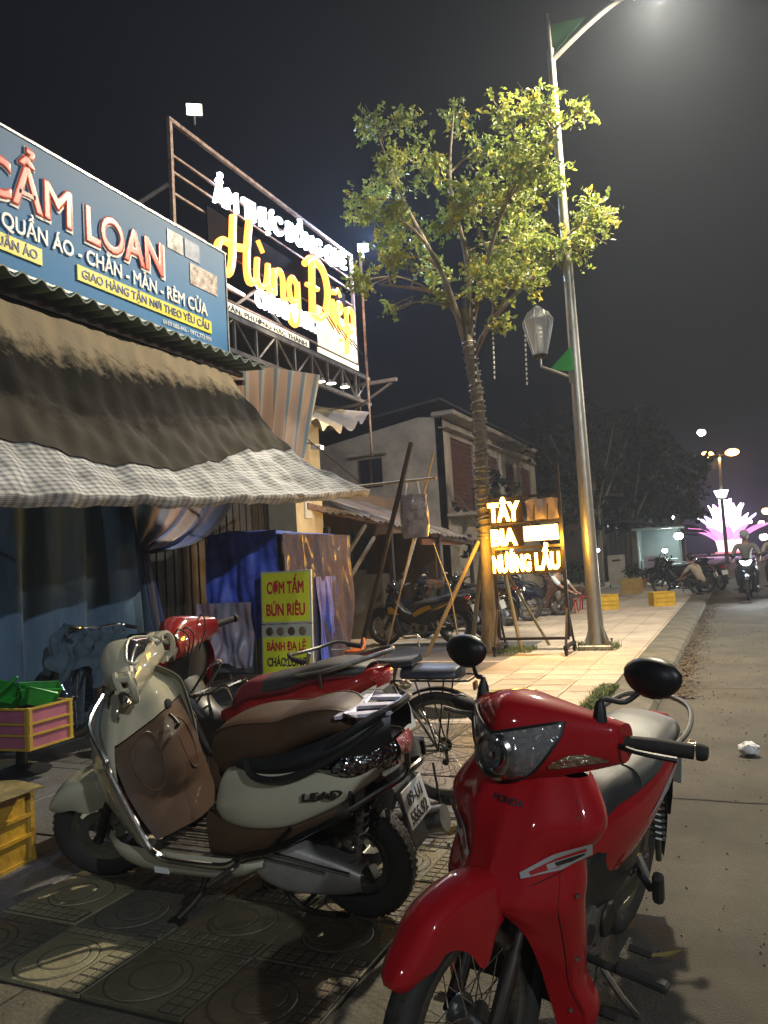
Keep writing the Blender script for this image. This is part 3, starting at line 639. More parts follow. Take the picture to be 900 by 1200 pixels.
a = M(); a.box((-4.95, 7.9, .5), (.9, 1.6, .62), ch=.01); CT(a.build('cabinet', mat('cart_sheet_metal', (.3, .34, .36), .45, .5, var=.4, vs=5)))
a = M(); a.box((-5.1, 7.06, .42), (.62, .02, .42), ch=.004); CT(a.build('cabinet_door', mat('cart_sheet_metal', (0, 0, 0))))
for y in (7.25, 8.6):
    for x in (-5.3, -4.56):
        a = M(); a.box((x, y, .9), (.04, .04, 1.6)); CT(a.build('post', steel))
a = M(); a.tube([(-4.4, 8.2, .3), (-4.36, 8.75, .25), (-4.5, 9.1, .35)], .02, k=3); a.surf([[(-4.42, 8.1, .33), (-4.40, 8.5, .28), (-4.42, 8.75, .36)], [(-4.40, 8.1, .16), (-4.37, 8.5, .12), (-4.38, 8.8, .2)]], 4, 5); CT(a.build('apron_cloth', mat('orange_cloth', (.45, .12, .03), .8)))
# menu boards
def board(label, z0, z1, lines, pic, tl):
    t = thing('menu_board', label, 'signboard', (-4.29, 6.86, 0), (R(-3), 0, R(2)), group='yellow menu boards on the cart')
    a = M(); a.box((0, 0, (z0+z1)/2), (.60, .03, z1-z0), ch=.004); a.build('board', mat('board_edge', (.5, .52, .45), .5), t)
    a = M(); a.box((0, -.018, (z0+z1)/2-(.055 if pic else 0)), (.56, .006, z1-z0-.035-(.11 if pic else 0)), ch=.001); a.build('yellow_face', mat('menu_yellow', (.85, .88, .03), .5), t)
    for s_, z, h_, w_, mt in lines: text('lettering', s_, mt, t, (-w_/2, -.024, z), (1, 0, 0), UZ, h_, w_, ext=.003, bev=.028)
    if pic:
        for i in range(4):
            a = M(); a.lathe([(0, .012), (.03, .012), (.045, 0)], (-.2+i*.13, -.018, z1-.07), (0, -1, 0), 14); a.build('dish_picture', mat('dish_%d' % (i % 2), [(.12, .05, .02), (.3, .2, .1)][i % 2], .5, var=.6, vs=60), t)
    for x in (-.27, .27):
        a = M(); a.box((x, .03, z1/2), (.03, .03, z1)); a.build('leg', steel, t)
m_mr = mat('menu_red', (.6, .02, .03), .4); m_mb = mat('menu_black', (.03, .03, .02), .4)
board('yellow board reading COM TAM BUN RIEU in red, upper of two', .745, 1.29, [('CƠM TẤM', 1.06, .12, .44, m_mr), ('BÚN RIÊU', .83, .12, .46, m_mr)], 0, 0)
board('lower yellow board with dish pictures above red and black lettering', .2, .735, [('BÁNH ĐA LẺ', .47, .085, .46, m_mr), ('CHÁO LÒNG', .31, .085, .46, m_mb)], 1, 0)

# ================================================================ lean-to with rusty roof
lt = thing('lean_to', 'lean-to shed with patched rusty roof sheets over the parked motorbikes', 'lean-to', (-6.5, 13.5, 0))
LI = Matrix.Translation((6.5, -13.5, 0))
def LT(o): o.parent = lt; o.matrix_parent_inverse = LI; return o
m_rs = mat('rusty_roof_sheet', (.16, .09, .055), .75, .2, var=.7, vs=3, col2=(.11, .10, .095), bump=.3, bs=30); m_rs2 = mat('pale_roof_sheet', (.24, .215, .18), .7, .2, var=.6, vs=3, col2=(.1, .07, .05), bump=.3, bs=30)
r = random.Random(21)
for k in range(9):
    y0 = 9.75+k*.82; zz = 2.12-.055*k*.82+r.uniform(-.03, .03)
    a = M(); g = []
    for i in range(4):
        u = i/3; g.append([V((-5.35+r.uniform(-.02, .02)-u*2.6, y0+j*.058, zz+u*(1.05)+.018*sin(j*1.55)+r.uniform(-.004, .004))) for j in range(17)])
    a.grid(g); LT(a.build('roof_sheet', (m_rs, m_rs2)[k % 2], thick=.004))
m_och = mat('ochre_wall', (.26, .13, .06), .85, var=.6, vs=1.2, detail=8, col2=(.12, .085, .06)); m_sw = mat('side_wall_grey', (.2, .17, .13), .85, var=.5, vs=1.3, detail=8)
a = M(); a.box((-7.9, 14.4, 1.5), (.15, 9.4, 3.0)); LT(a.build('wall', m_och))
a = M(); a.box((-6.7, 12.6, .5), (2.2, .12, 1.3)); LT(a.build('low_wall', m_sw))
a = M(); a.box((-7.1, 16.9, 1.0), (1.5, .1, 2.1)); LT(a.build('partition', m_och))
for k in range(13): 
    a = M(); a.box((-7.79, 15.2+k*.1, 1.1), (.03, .085, 2.0)); LT(a.build('shutter_slat', mat('blue_shutter', (.09, .11, .14), .5, .3, var=.4, vs=3)))
a = M(); a.box((-5.5, 13.3, 1.95), (.07, 7.6, .09), rot=Matrix.Rotation(-.066, 3, 'X')); LT(a.build('eave_beam', m_rust))
for (y, x) in ((10.0, -5.45), (12.4, -5.5), (14.8, -5.5), (16.9, -5.5)):
    a = M(); a.box((x, y, .95), (.08, .08, 1.9)); LT(a.build('post', dark))
for p, q in (((-5.45, 9.95, 1.05), (-5.4, 11.2, 1.95)), ((-5.45, 10.0, .7), (-5.3, 11.3, 1.75)), ((-5.5, 12.4, .5), (-5.5, 13.6, 1.8))):
    a = M(); a.tube([p, q], .035, n=6); LT(a.build('brace', m_rs2))
a = M(); a.box((-5.6, 15.3, 1.72), (.05, 2.4, .12)); LT(a.build('orange_board', mat('orange_board', (.4, .13, .04), .6)))
a = M()
for (s_, y) in (('ĐT', 10.6), ('CH', 11.0)):
    text('lettering', s_, m_blk, None, (-7.8, y, 1.0), RY, UZ, .22, .3, ext=.002, post=LT)
# clutter at the lean-to wall
m_cl = [mat('clutter_%d' % i, c, .7, var=.5, vs=8) for i, c in enumerate([(.05, .045, .04), (.12, .08, .05), (.2, .17, .13), (.05, .07, .1)])]
for i, (x, y, w_, d_, h_) in enumerate([(-7.2, 11.4, .5, .5, .7), (-6.9, 13.5, .6, .4, .9), (-7.3, 14.4, .5, .5, 1.2), (-6.6, 17.4, .7, .5, .8)]):
    a = M(); a.box((0, 0, h_/2), (w_, d_, h_), ch=.02); a.box((0, 0, h_+.015), (w_+.03, d_+.03, .03), ch=.008)
    for zz in (.2, .45): a.box((0, -d_/2-.006, h_*zz+.1), (w_*.85, .012, h_*.2), ch=.003)
    tag(a.build('cabinet', m_cl[i], loc=(x, y, 0), rot=(0, 0, .1*i)), ['dark low cabinet near the shed braces', 'brown chest behind the black and yellow motorbike', 'pale tall cabinet against the ochre wall of the shed', 'blue grey cabinet at the far end of the shed'][i], 'cabinet')

# ================================================================ old two-storey house
ob = thing('old_house', 'old two-storey plastered house with red-brown shutters and stained side wall behind the lean-to', 'house', (-8.5, 23.8, 0))
OI = Matrix.Translation((8.5, -23.8, 0))
def O(o): o.parent = ob; o.matrix_parent_inverse = OI; return o
m_pl = mat('stained_plaster', (.62, .50, .36), .9, var=.65, vs=.9, detail=10, col2=(.27, .22, .17), bump=.3, bs=8); m_sh = mat('red_brown_shutter', (.17, .055, .03), .7, var=.4, vs=4); m_rd = mat('old_roof_edge', (.1, .085, .07), .8, var=.5, vs=4)
a = M()   # side wall with a window opening
def wallY(y, x0, x1, z0, z1, op, t=.2):
    xs = sorted({x0, x1, *[o_[0] for o_ in op], *[o_[1] for o_ in op]}); zs = sorted({z0, z1, *[o_[2] for o_ in op], *[o_[3] for o_ in op]})
    for i in range(len(xs)-1):
        for j in range(len(zs)-1):
            cx, cz = (xs[i]+xs[i+1])/2, (zs[j]+zs[j+1])/2
            if not any(o_[0] < cx < o_[1] and o_[2] < cz < o_[3] for o_ in op): a.box((cx, y, cz), (xs[i+1]-xs[i], t, zs[j+1]-zs[j]))
wallY(23.9, -15.5, -8.5, 0, 5.2, [(-11.65, -10.7, 4.0, 5.0)]); a.poly([(-15.5, 23.8, 5.2), (-8.5, 23.8, 5.2), (-8.5, 23.8, 6.12), (-9.3, 23.8, 6.2), (-15.5, 23.8, 5.22)], (0, .2, 0))
O(a.build('side_wall', m_pl, merge=0))
a = M()
def wallX(x, y0, y1, z0, z1, op, t=.2):
    ys = sorted({y0, y1, *[o_[0] for o_ in op], *[o_[1] for o_ in op]}); zs = sorted({z0, z1, *[o_[2] for o_ in op], *[o_[3] for o_ in op]})
    for i in range(len(ys)-1):
        for j in range(len(zs)-1):
            cy, cz = (ys[i]+ys[i+1])/2, (zs[j]+zs[j+1])/2
            if not any(o_[0] < cy < o_[1] and o_[2] < cz < o_[3] for o_ in op): a.box((x, cy, cz), (t, ys[i+1]-ys[i], zs[j+1]-zs[j]))
wallX(-8.6, 23.8, 37, 0, 6.1, [(24.7, 27.2, 3.1, 5.55), (28.6, 30.6, 3.1, 5.4), (31.6, 33.2, 3.1, 5.4), (34.2, 36, 3.1, 5.4)]); O(a.build('front_wall', m_pl, merge=0))
for (y0, y1, z1) in ((24.7, 27.2, 5.55), (28.6, 30.6, 5.4), (31.6, 33.2, 5.4), (34.2, 36, 5.4)):
    a = M(); a.box((-8.62, (y0+y1)/2, (3.1+z1)/2), (.06, y1-y0, z1-3.1)); sh = O(a.build('shutter', m_sh))
    for k in range(14):
        a = M(); a.box((-8.57, (y0+y1)/2, 3.2+k*(z1-3.2)/14), (.05, y1-y0-.1, .09), rot=Matrix.Rotation(.4, 3, 'Y')); q = a.build('slat', m_sh); q.parent = sh
a = M(); a.box((-11.17, 23.95, 4.5), (.9, .06, 1.0)); wn = O(a.build('window', mat('dark_pane', (.02, .02, .025), .2)))
a = M()
for x in (-11.63, -11.17, -10.72): a.box((x, 23.88, 4.5), (.05, .06, 1.0))
q = a.build('frame', m_sh); q.parent = wn
a = M(); a.box((-11.17, 23.66, 5.14), (1.4, .35, .1), ch=.02); O(a.build('window_hood', m_pl))
a = M(); a.box((-8.35, 30.4, 6.2), (.8, 13.6, .16), ch=.03); a.box((-8.4, 30.4, 5.75), (.35, 13.3, .05)); O(a.build('cornice', m_pl))
a = M(); a.box((-12, 30.4, 6.28), (7.2, 13.4, .08), rot=Matrix.Rotation(-.12, 3, 'Y')); O(a.build('roof', m_rd))
a = M(); a.box((-8.15, 30.4, 2.85), (1.1, 13.0, .12), ch=.02); O(a.build('balcony_slab', m_pl))
for k in range(26):
    a = M(); a.box((-7.65, 24.2+k*.5, 3.25), (.03, .03, .8)); O(a.build('baluster', dark))
a = M(); a.box((-7.65, 30.4, 3.66), (.05, 12.6, .05)); O(a.build('rail', dark))
# ================================================================ street tree
m_bark = mat('pale_bark', (.20, .16, .11), .85, var=.5, vs=9, stretch=(1, 1, .3), bump=.6, bs=30)
m_leaf = [mat('leaf_green', (.13, .19, .035), .5, var=.4, vs=2.5, col2=(.23, .25, .05)), mat('leaf_yellow', (.45, .38, .05), .5, var=.4, vs=3, col2=(.2, .22, .045))]
for q in m_leaf:
    n = q.node_tree.nodes; L = q.node_tree.links; b = n['Principled BSDF']; tl = n.new('ShaderNodeBsdfTranslucent'); ms = n.new('ShaderNodeMixShader'); ms.inputs[0].default_value = .42
    L.new(b.inputs['Base Color'].links[0].from_socket, tl.inputs[0]); L.new(b.outputs[0], ms.inputs[1]); L.new(tl.outputs[0], ms.inputs[2]); L.new(ms.outputs[0], n['Material Output'].inputs[0])
def leaf_clumps(mb, clumps, rnd, n, size, yel=.12, droop=.4):
    for (cx, cy, cz, r_) in clumps:
        # sub-tufts on twigs, each a spray of leaves, so that gaps stay open
        for _ in range(max(3, int(n*(r_/.35)**2))):
            u = V((rnd.gauss(0, 1), rnd.gauss(0, 1), rnd.gauss(0, .85))).normalized()*r_*rnd.uniform(.35, 1.12)
            tc_ = V((cx, cy, cz))+u; L_ = rnd.uniform(.08, .2); d = (u.normalized()+V((0, 0, -droop*rnd.random()))).normalized()
            mb.cur = 1 if rnd.random() < yel else 0
            for k in range(9):
                p = tc_+d*L_*(k/8-.5)+V((rnd.gauss(0, .022), rnd.gauss(0, .022), rnd.gauss(0, .022)))
                s_ = size*rnd.uniform(.6, 1.25); n_ = V((rnd.gauss(0, 1), rnd.gauss(0, 1), rnd.gauss(0, 1)+.6)).normalized(); e = n_.orthogonal().normalized(); e.rotate(Matrix.Rotation(rnd.uniform(0, 6.28), 3, n_)); f_ = n_.cross(e)
                mb.add([p-e*s_*.5, p+f_*s_*.26+n_*s_*.06, p+e*s_*.5-n_*s_*.08, p-f_*s_*.26+n_*s_*.06], [(0, 1, 2, 3)])
tr = thing('street_tree', 'bushy street tree with cord wound round its trunk beside the neon food sign', 'tree', (-3.2, 10.4, 0))
TI = Matrix.Translation((3.2, -10.4, 0))
def TR(o): o.parent = tr; o.matrix_parent_inverse = TI; return o
trunk = [(-3.2, 10.4, -.02), (-3.17, 10.4, .5), (-3.15, 10.4, 1.36), (-3.14, 10.4, 2.4), (-3.13, 10.4, 3.5), (-3.2, 10.4, 4.3), (-3.26, 10.42, 4.9)]
a = M(); a.tube(trunk, [.14, .11, .10, .09, .085, .07, .055], n=14, k=5); TR(a.build('trunk', m_bark))
cl = [(-4.45, 7.97, .26), (-4.02, 7.97, .22), (-4.56, 7.39, .28), (-3.66, 7.14, .34), (-4.78, 6.84, .26), (-4.13, 6.34, .32), (-4.61, 5.46, .26), (-4.42, 5.1, .12), (-3.21, 7.86, .22), (-2.8, 7.28, .32), (-2.36, 7.24, .26), (-1.88, 7.14, .24), (-1.3, 6.95, .17), (-3.16, 6.68, .38), (-2.54, 6.45, .42), (-1.95, 6.3, .4), (-1.36, 6.1, .3), (-2.97, 5.74, .4), (-2.36, 5.6, .44), (-1.77, 5.53, .36), (-2.77, 5.01, .33), (-2.23, 4.9, .3), (-3.6, 5.18, .18), (-3.97, 5.58, .24), (-2.57, 4.45, .17), (-1.31, 5.6, .22), (-3.95, 6.95, .24), (-4.4, 6.0, .2), (-2.2, 6.9, .25)]
rt = random.Random(11); clumps = [(x, 10.4+rt.uniform(-.75, .75), z, r_*1.13) for x, z, r_ in cl]+[(rt.uniform(-4.2, -1.7), 10.4+rt.choice((-1, 1))*rt.uniform(.5, 1.2), rt.uniform(5.3, 7.3), .3) for _ in range(7)]
fork = V((-3.24, 10.42, 4.75))
mains = [[(-3.22, 10.41, 4.2), (-3.45, 10.3, 5.3), (-4.0, 10.3, 6.6), (-4.35, 10.3, 7.7)], [(-3.24, 10.42, 4.5), (-3.2, 10.6, 5.6), (-3.35, 10.5, 6.8), (-3.2, 10.4, 7.8)], [(-3.22, 10.42, 4.4), (-2.85, 10.3, 5.4), (-2.4, 10.2, 6.3), (-1.7, 10.3, 7.1)], [(-3.2, 10.41, 4.1), (-2.9, 10.6, 4.7), (-2.3, 10.8, 5.3), (-1.5, 10.7, 5.8)], [(-3.22, 10.41, 4.6), (-3.6, 10.6, 5.2), (-4.1, 10.8, 5.5), (-4.6, 10.6, 5.6)]]
mp = []
for q in mains:
    a = M(); a.tube(q, [.052, .038, .026, .012], n=8, k=6); TR(a.build('limb', m_bark)); mp += dense(q, 6)[4:]
for i, (x, y, z, r_) in enumerate(clumps):
    e = V((x, y, z)); s0 = min(mp, key=lambda p: (p-e).length+max(0, p.z-e.z+.15)*2+rt.random()*.25); mid = s0.lerp(e, .5)+V((rt.uniform(-.08, .08), rt.uniform(-.08, .08), rt.uniform(.0, .15)))
    a = M(); a.tube([s0, mid, e], [.02, .013, .006], n=6, k=4)
    for _ in range(5): q = mid.lerp(e, rt.random()); a.tube([q, q.lerp(e, .5)+V((rt.gauss(0, .12), rt.gauss(0, .12), rt.gauss(0, .1))), e+V((rt.gauss(0, r_*.5), rt.gauss(0, r_*.5), rt.gauss(0, r_*.5)))], [.008, .005, .003], n=4)
    TR(a.build('limb', m_bark))
a = M(); leaf_clumps(a, clumps, rt, 50, .088, .16); o = TR(a.build('crown', m_leaf, smooth=0, merge=0)); 
# wound cord and tie cloth
m_cord = mat('light_cord', (.16, .15, .13), .35, var=.5, vs=30); a = M(); pts = []
tp = dense(trunk, 8); 
for i in range(460):
    f_ = i/460; z = 1.5+f_*2.9; q = min(tp, key=lambda p: abs(p.z-z)); an = f_*2*pi*34; z += .022*sin(an*.37)+.012*sin(an*1.9); pts.append((q.x+cos(an)*.118*(1-.2*f_), q.y+sin(an)*.118*(1-.2*f_), z))
a.tube(pts, .011, n=5); TR(a.build('light_cord', m_cord))
# hanging light tubes
for (x, y, z0, z1, lab) in ((-3.0, 10.1, 3.7, 4.9, 'dotted light tube hanging just beside the tree trunk'), (-2.78, 10.2, 3.75, 4.5, 'dotted light tube hanging from the middle of the crown'), (-2.36, 10.3, 3.62, 4.35, 'dotted light tube hanging just below the glass lantern')):
    t = thing('hanging_light_tube', lab, 'light tube', (x, y, z1), (0, R(2), 0), 'unlit light tubes hanging from the tree'); a = M(); a.tube([(0, 0, 0), (0, 0, z0-z1)], .013, n=6); a.build('tube', dark, t)
    a = M()
    for k in range(11): a.ball((0, -.008, (z0-z1)*(k+.5)/11), .014, 6, (1, 1, 2)); 
    q = a.build('bead', white_p, t); q['kind'] = 'stuff'
# bamboo props of the tree
m_bam = mat('bamboo', (.33, .25, .13), .6, var=.4, vs=6, stretch=(1, 1, .3))
for p, q, r_, lab in (((-3.24, 10.35, 1.55), (-4.0, 10.0, 0), .03, 'pale wooden prop leaning on the tree toward the motorbikes'), ((-3.2, 10.55, 1.75), (-3.75, 11.3, 0), .035, 'thick wooden prop behind the tree trunk'), ((-3.0, 10.6, 1.2), (-2.55, 11.2, 0), .022, 'thin slanting prop behind the neon sign frame'), ((-3.05, 10.45, 1.9), (-2.75, 10.4, .0), .028, 'steep prop between tree and neon sign')):
    a = M(); a.tube([p, q], r_, n=8); tag(a.build('tree_prop', m_bam), lab, 'prop', 'wooden props around the tree')
# ================================================================ lamp posts
m_galv = mat('galvanised_steel', (.42, .40, .36), .38, .75, var=.35, vs=7, stretch=(1, 1, .4), bump=.1, bs=30); m_grn = mat('green_flag', (.02, .32, .05), .6); m_lit = glow('lamp_lens_lit', (1, .95, .82), 80)
def lamp_post(x, y, label, far=False):
    t = thing('street_lamp', label, 'street lamp', (x, y, 0), (0, 0, 0), 'tall street lamps along the kerb')
    a = M(); a.lathe([(.0, .0), (.13, .0), (.105, .28), (.098, .6), (.092, 2), (.07, 5), (.05, 8.5), (.0, 8.5)], n=10); a.build('pole', m_galv, t, smooth=50)
    a = M(); a.box((0, 0, .03), (.44, .44, .06), ch=.01); 
    for sx_ in (-1, 1):
        for sy_ in (-1, 1): a.lathe([(0, .12), (.018, .12), (.018, .0)], (sx_*.17, sy_*.17, 0), n=6); 
    a.build('base_plate', m_galv, t)
    for k in range(4):
        a = M(); an = k*pi/2+pi/4; a.poly([(.09*cos(an), .09*sin(an), .06), (.21*cos(an), .21*sin(an), .06), (.1*cos(an), .1*sin(an), .34)], (-.01*sin(an), .01*cos(an), 0)); a.build('gusset', m_galv, t)
    a = M(); a.tube([(0, 0, 8.3), (0, 0, 9.05)], .022, n=8); a.build('finial', m_galv, t)
    a = M(); a.tube([(.02, 0, 8.35), (.45, 0, 8.63), (.9, 0, 8.86), (1.22, 0, 8.93)], [.045, .04, .035, .035], n=8, k=4); a.build('arm', m_galv, t)
    a = M(); a.surf([[(1.15, 0, 8.98), (1.15, .07, 8.95), (1.15, .1, 8.90)], [(1.45, 0, 9.01), (1.45, .12, 8.97), (1.45, .15, 8.90)], [(1.8, 0, 8.98), (1.8, .09, 8.94), (1.8, .12, 8.90)]], 5, 4, mirror=True); a.box((1.48, 0, 8.895), (.66, .24, .02)); a.build('lamp_head', m_galv, t)
    a = M(); a.box((1.5, 0, 8.875), (.45, .18, .012)); a.build('lens', m_lit, t)
    a = M(); a.poly([(.03, .03, 8.9), (.5, .03, 8.83), (.03, .03, 8.45)], (0, .01, 0)); a.build('flag', mat('green_flag_dim', (.015, .12, .03), .8), t)
    return t
lamp_post(-1.79, 10.72, 'tall galvanised street lamp standing on the pavement by the neon sign, glass lantern on it')
for ly_, lw_ in ((-7, 'nearer'), (28, 'farther')):
    q_ = lamp_post(14.4, ly_, 'added, unseen tall galvanised street lamp on the opposite pavement, the one '+lw_+' the camera'); q_.rotation_euler.z = pi  # posts for the lamps added across the road, out of view
lamp_post(-1.79, -17.5, 'added, unseen tall galvanised street lamp farther back along the kerb behind the camera')  # post for the lamp added behind the camera, out of view
# lantern on a bracket
t = thing('lantern', 'clear glass lantern with ribbed white core on a bracket of the lamp post', 'lantern', (-2.23, 10.55, 4.06))
a = M(); a.tube([(.0, 0, 0), (0, 0, -.14), (.36, .1, -.32)], .02, n=8); a.box((.37, .12, -.2), (.04, .04, .4)); a.build('bracket', m_galv, t)
a = M(); a.lathe([(0, -.03), (.07, -.03), (.1, .02), (.0, .02)], n=12); a.build('base', dark, t)
a = M(); a.lathe([(.095, .02), (.17, .3), (.215, .5), (.15, .62), (.03, .72)], n=8); a.build('glass', mat('lantern_glass', (.85, .9, .9), .06, coat=1, alpha=.3), t, smooth=0)
a = M(); a.lathe([(.0, .03)]+[(.065 if k % 2 else .05, .05+k*.03) for k in range(14)]+[(0, .46)], n=12); a.build('ribbed_core', mat('core_white', (.8, .78, .7), .4), t, smooth=15)
a = M()
for k in range(8): an = k*pi/4; a.tube([(.097*cos(an), .097*sin(an), .02), (.172*cos(an), .172*sin(an), .3), (.217*cos(an), .217*sin(an), .5), (.15*cos(an), .15*sin(an), .62)], .006, n=5)
a.build('ribs', m_galv, t)
a = M(); a.poly([(.42, .08, .1), (.1, .05, -.2), (.42, .08, -.25)], (0, .01, 0)); a.build('flag', m_grn, t)
# power cable
a = M(); a.tube([(-5.5, 9.6, 3.2), (-4.8, 9.7, 2.55), (-4.6, 9.6, 2.35)], .008, n=5, k=5); tag(a.build('cable', dark), 'loose cable from the pillar lamp to the hanging pole', 'cable')
# ================================================================ rolling neon sign
t = thing('neon_sign', 'black rolling steel frame with amber neon rows TAY BIA NUONG LAU beside the tree', 'neon sign', (-2.52, 10.2, 0))
a = M()
for x, z1 in ((-.47, 2.15), (.47, 2.5)): a.box((x, 0, .12+z1/2), (.045, .04, z1-.2))
a.build('upright', dark, t)
for z in (.2, 1.08, 1.42, 1.75, 2.1):
    a = M(); a.box((0, .0, z), (.94, .035, .035)); a.build('crossbar', dark, t)
for x in (-.47, .47):
    a = M(); a.tube([(x, -.28, .1), (x, 0, .62), (x, .28, .1)], .018, n=6); a.box((x, 0, .115), (.05, .62, .04)); a.build('foot', dark, t)
    for y in (-.27, .27):
        a = M(); a.lathe([(0, -.015), (.045, -.015), (.045, .015), (0, .015)], (x, y, .047), (1, 0, 0), 14); a.box((x, y, .08), (.05, .05, .02)); a.build('castor', rubber, t)
am = glow('neon_amber', (1, .50, .07), 26)
for s_, x, z, h_, w_ in (('TÂY', -.50, 1.80, .24, .44), ('BIA', -.48, 1.47, .21, .36), ('NƯỚNG', -.48, 1.11, .21, .52), ('LẨU', .10, 1.12, .21, .33)):
    text('neon_lettering', s_, am, t, (x, -.04, z), (1, 0, 0), UZ, h_, w_, ext=.02, bev=.045)
a = M(); a.box((0, .01, 1.22), (.98, .02, .30)); a.box((-.26, .01, 1.58), (.42, .02, .28)); a.box((-.26, .01, 1.92), (.46, .02, .3)); a.build('backing_panel', mat('neon_back', (.012, .008, .006), .8, spec=.1), t)
a = M(); a.box((.2, -.02, 1.6), (.46, .03, .2)); a.build('lit_panel', glow('neon_panel', (1, .72, .38), 2.2), t)
a = M(); a.box((.27, -.045, 1.58), (.3, .01, .15)); a.build('lit_picture', glow('neon_panel_hot', (1, .8, .45), 7), t)
a = M(); a.surf([[(.02, -.03, 2.04), (.1, -.05, 2.06), (.22, -.03, 2.05), (.36, -.05, 2.06), (.46, -.03, 2.04)], [(.04, -.05, 1.9), (.1, -.03, 1.9), (.22, -.06, 1.9), (.36, -.03, 1.9), (.45, -.05, 1.9)], [(.03, -.03, 1.78), (.1, -.05, 1.77), (.22, -.03, 1.78), (.36, -.05, 1.77), (.46, -.03, 1.78)]], 5, 4); a.build('blank_sheet', mat('pinkish_sheet', (.2, .15, .14), .6), t, thick=.004)
a = M(); 
for x in (.14, .32): a.box((x, -.075, 1.87), (.014, .012, .22), rot=Matrix.Rotation(.08, 3, 'Y'))
a.build('stay_bar', dark, t)
for nx_, ny_ in ((-2.93, 10.02), (-2.05, 10.1)):
    l_ = bpy.data.lights.new('neon_glow', 'POINT'); l_.energy = 72; l_.color = (1, .50, .04); l_.shadow_soft_size = .12; o_ = bpy.data.objects.new('neon_glow', l_); COL.objects.link(o_); o_.location = (nx_, ny_, 1.5)
# ================================================================ hanging bag and pole by the lean-to
t = thing('hanging_bag', 'crumpled clear plastic bag hanging from a horizontal pole between shop and tree', 'plastic bag', (-3.84, 9.5, 1.63))
a = M(); rb = random.Random(4); g = []
for i in range(7):
    z = .58*(1-i/6); wv = [.2, .19, .21, .2, .21, .2, .17][i]; g.append([V((wv*cos(2*pi*j/16)*(1+rb.uniform(-.06, .06)), .06*sin(2*pi*j/16)*(1+rb.uniform(-.4, .4)), z+rb.uniform(-.01, .01))) for j in range(16)])
a.surf(g, 2, 2, closev=True); a.build('bag', mat('crumpled_plastic', (.42, .34, .3), .28, coat=.6, var=.6, vs=9, bump=.7, bs=22), t, smooth=20)
a = M()
for x in (-.12, .1): a.tube([(x, 0, .56), (x*.8, 0, .68), (x*.7, 0, .77)], .012, n=5)
a.build('tie', white_p, t)
a = M(); a.tube([(-4.85, 9.5, 2.40), (-3.5, 9.5, 2.40)], .02, n=7); tag(a.build('horizontal_pole', m_bam), 'thin horizontal pole that holds the plastic bag', 'pole')
a = M(); a.tube([(-3.55, 9.6, 2.75), (-4.5, 9.7, .02)], .014, n=6); tag(a.build('guy_rope', m_bam), 'slack rope line running down from the bag pole', 'rope')
a = M(); a.tube([(-3.78, 9.4, 2.9), (-4.85, 9.6, .0)], .035, n=7); tag(a.build('leaning_pole', dark), 'dark leaning pole crossing in front of the lean-to', 'pole')
a = M(); a.tube([(-3.6, 9.5, 1.55), (-3.42, 9.55, .9), (-3.35, 9.6, .02)], .01, n=5); tag(a.build('thin_rope', m_bam), 'thin rope dangling from the plastic bag to the ground', 'rope')
# ================================================================ far street
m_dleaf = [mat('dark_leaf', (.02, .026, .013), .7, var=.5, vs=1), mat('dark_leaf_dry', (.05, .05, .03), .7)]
def far_tree(x, y, h, rad, lab, seed, n=26):
    r = random.Random(seed); t = thing('roadside_tree', lab, 'tree', (x, y, 0), group='dark trees farther along the pavement')
    a = M(); a.tube([(0, 0, 0), (.1, 0, h*.3), (0, .1, h*.6)], [.2, .14, .08], n=8, k=3); 
    for _ in range(7): an = r.uniform(0, 6.3); a.tube([(.05, 0, h*.35), (cos(an)*rad*.4, sin(an)*rad*.4, h*.6), (cos(an)*rad*.7, sin(an)*rad*.7, h*.8)], [.07, .05, .02], n=5)
    a.build('trunk', m_bark, t); a = M(); cs = []
    for _ in range(n):
        an = r.uniform(0, 6.3); q = rad*sqrt(r.random()); z = h*r.uniform(.38, .95); q *= sin(pi*min(.95, max(.1, (z/h-.25)/.8))); cs.append((cos(an)*q, sin(an)*q, z, rad*r.uniform(.18, .3)))
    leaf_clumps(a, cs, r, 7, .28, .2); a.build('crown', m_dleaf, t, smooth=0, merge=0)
far_tree(-4.9, 31, 7.4, 2.9, 'wide dark tree just behind the street lamp', 1); far_tree(-4.6, 39.5, 6.8, 2.4, 'dark tree second behind the street lamp', 2); far_tree(-5.6, 46, 9.5, 4.2, 'tallest dark tree at the back of the pavement', 3); far_tree(-3.3, 58, 8.5, 3.2, 'dark tree fourth along the pavement', 4); far_tree(-7.2, 24.5, 4.2, 1.5, 'small dark tree at the corner of the old house', 5, 16)
m_hw = mat('dim_house_wall', (.12, .1, .085), .85, var=.5, vs=.8); m_hr = mat('dim_house_roof', (.07, .06, .055), .8, var=.4, vs=1)
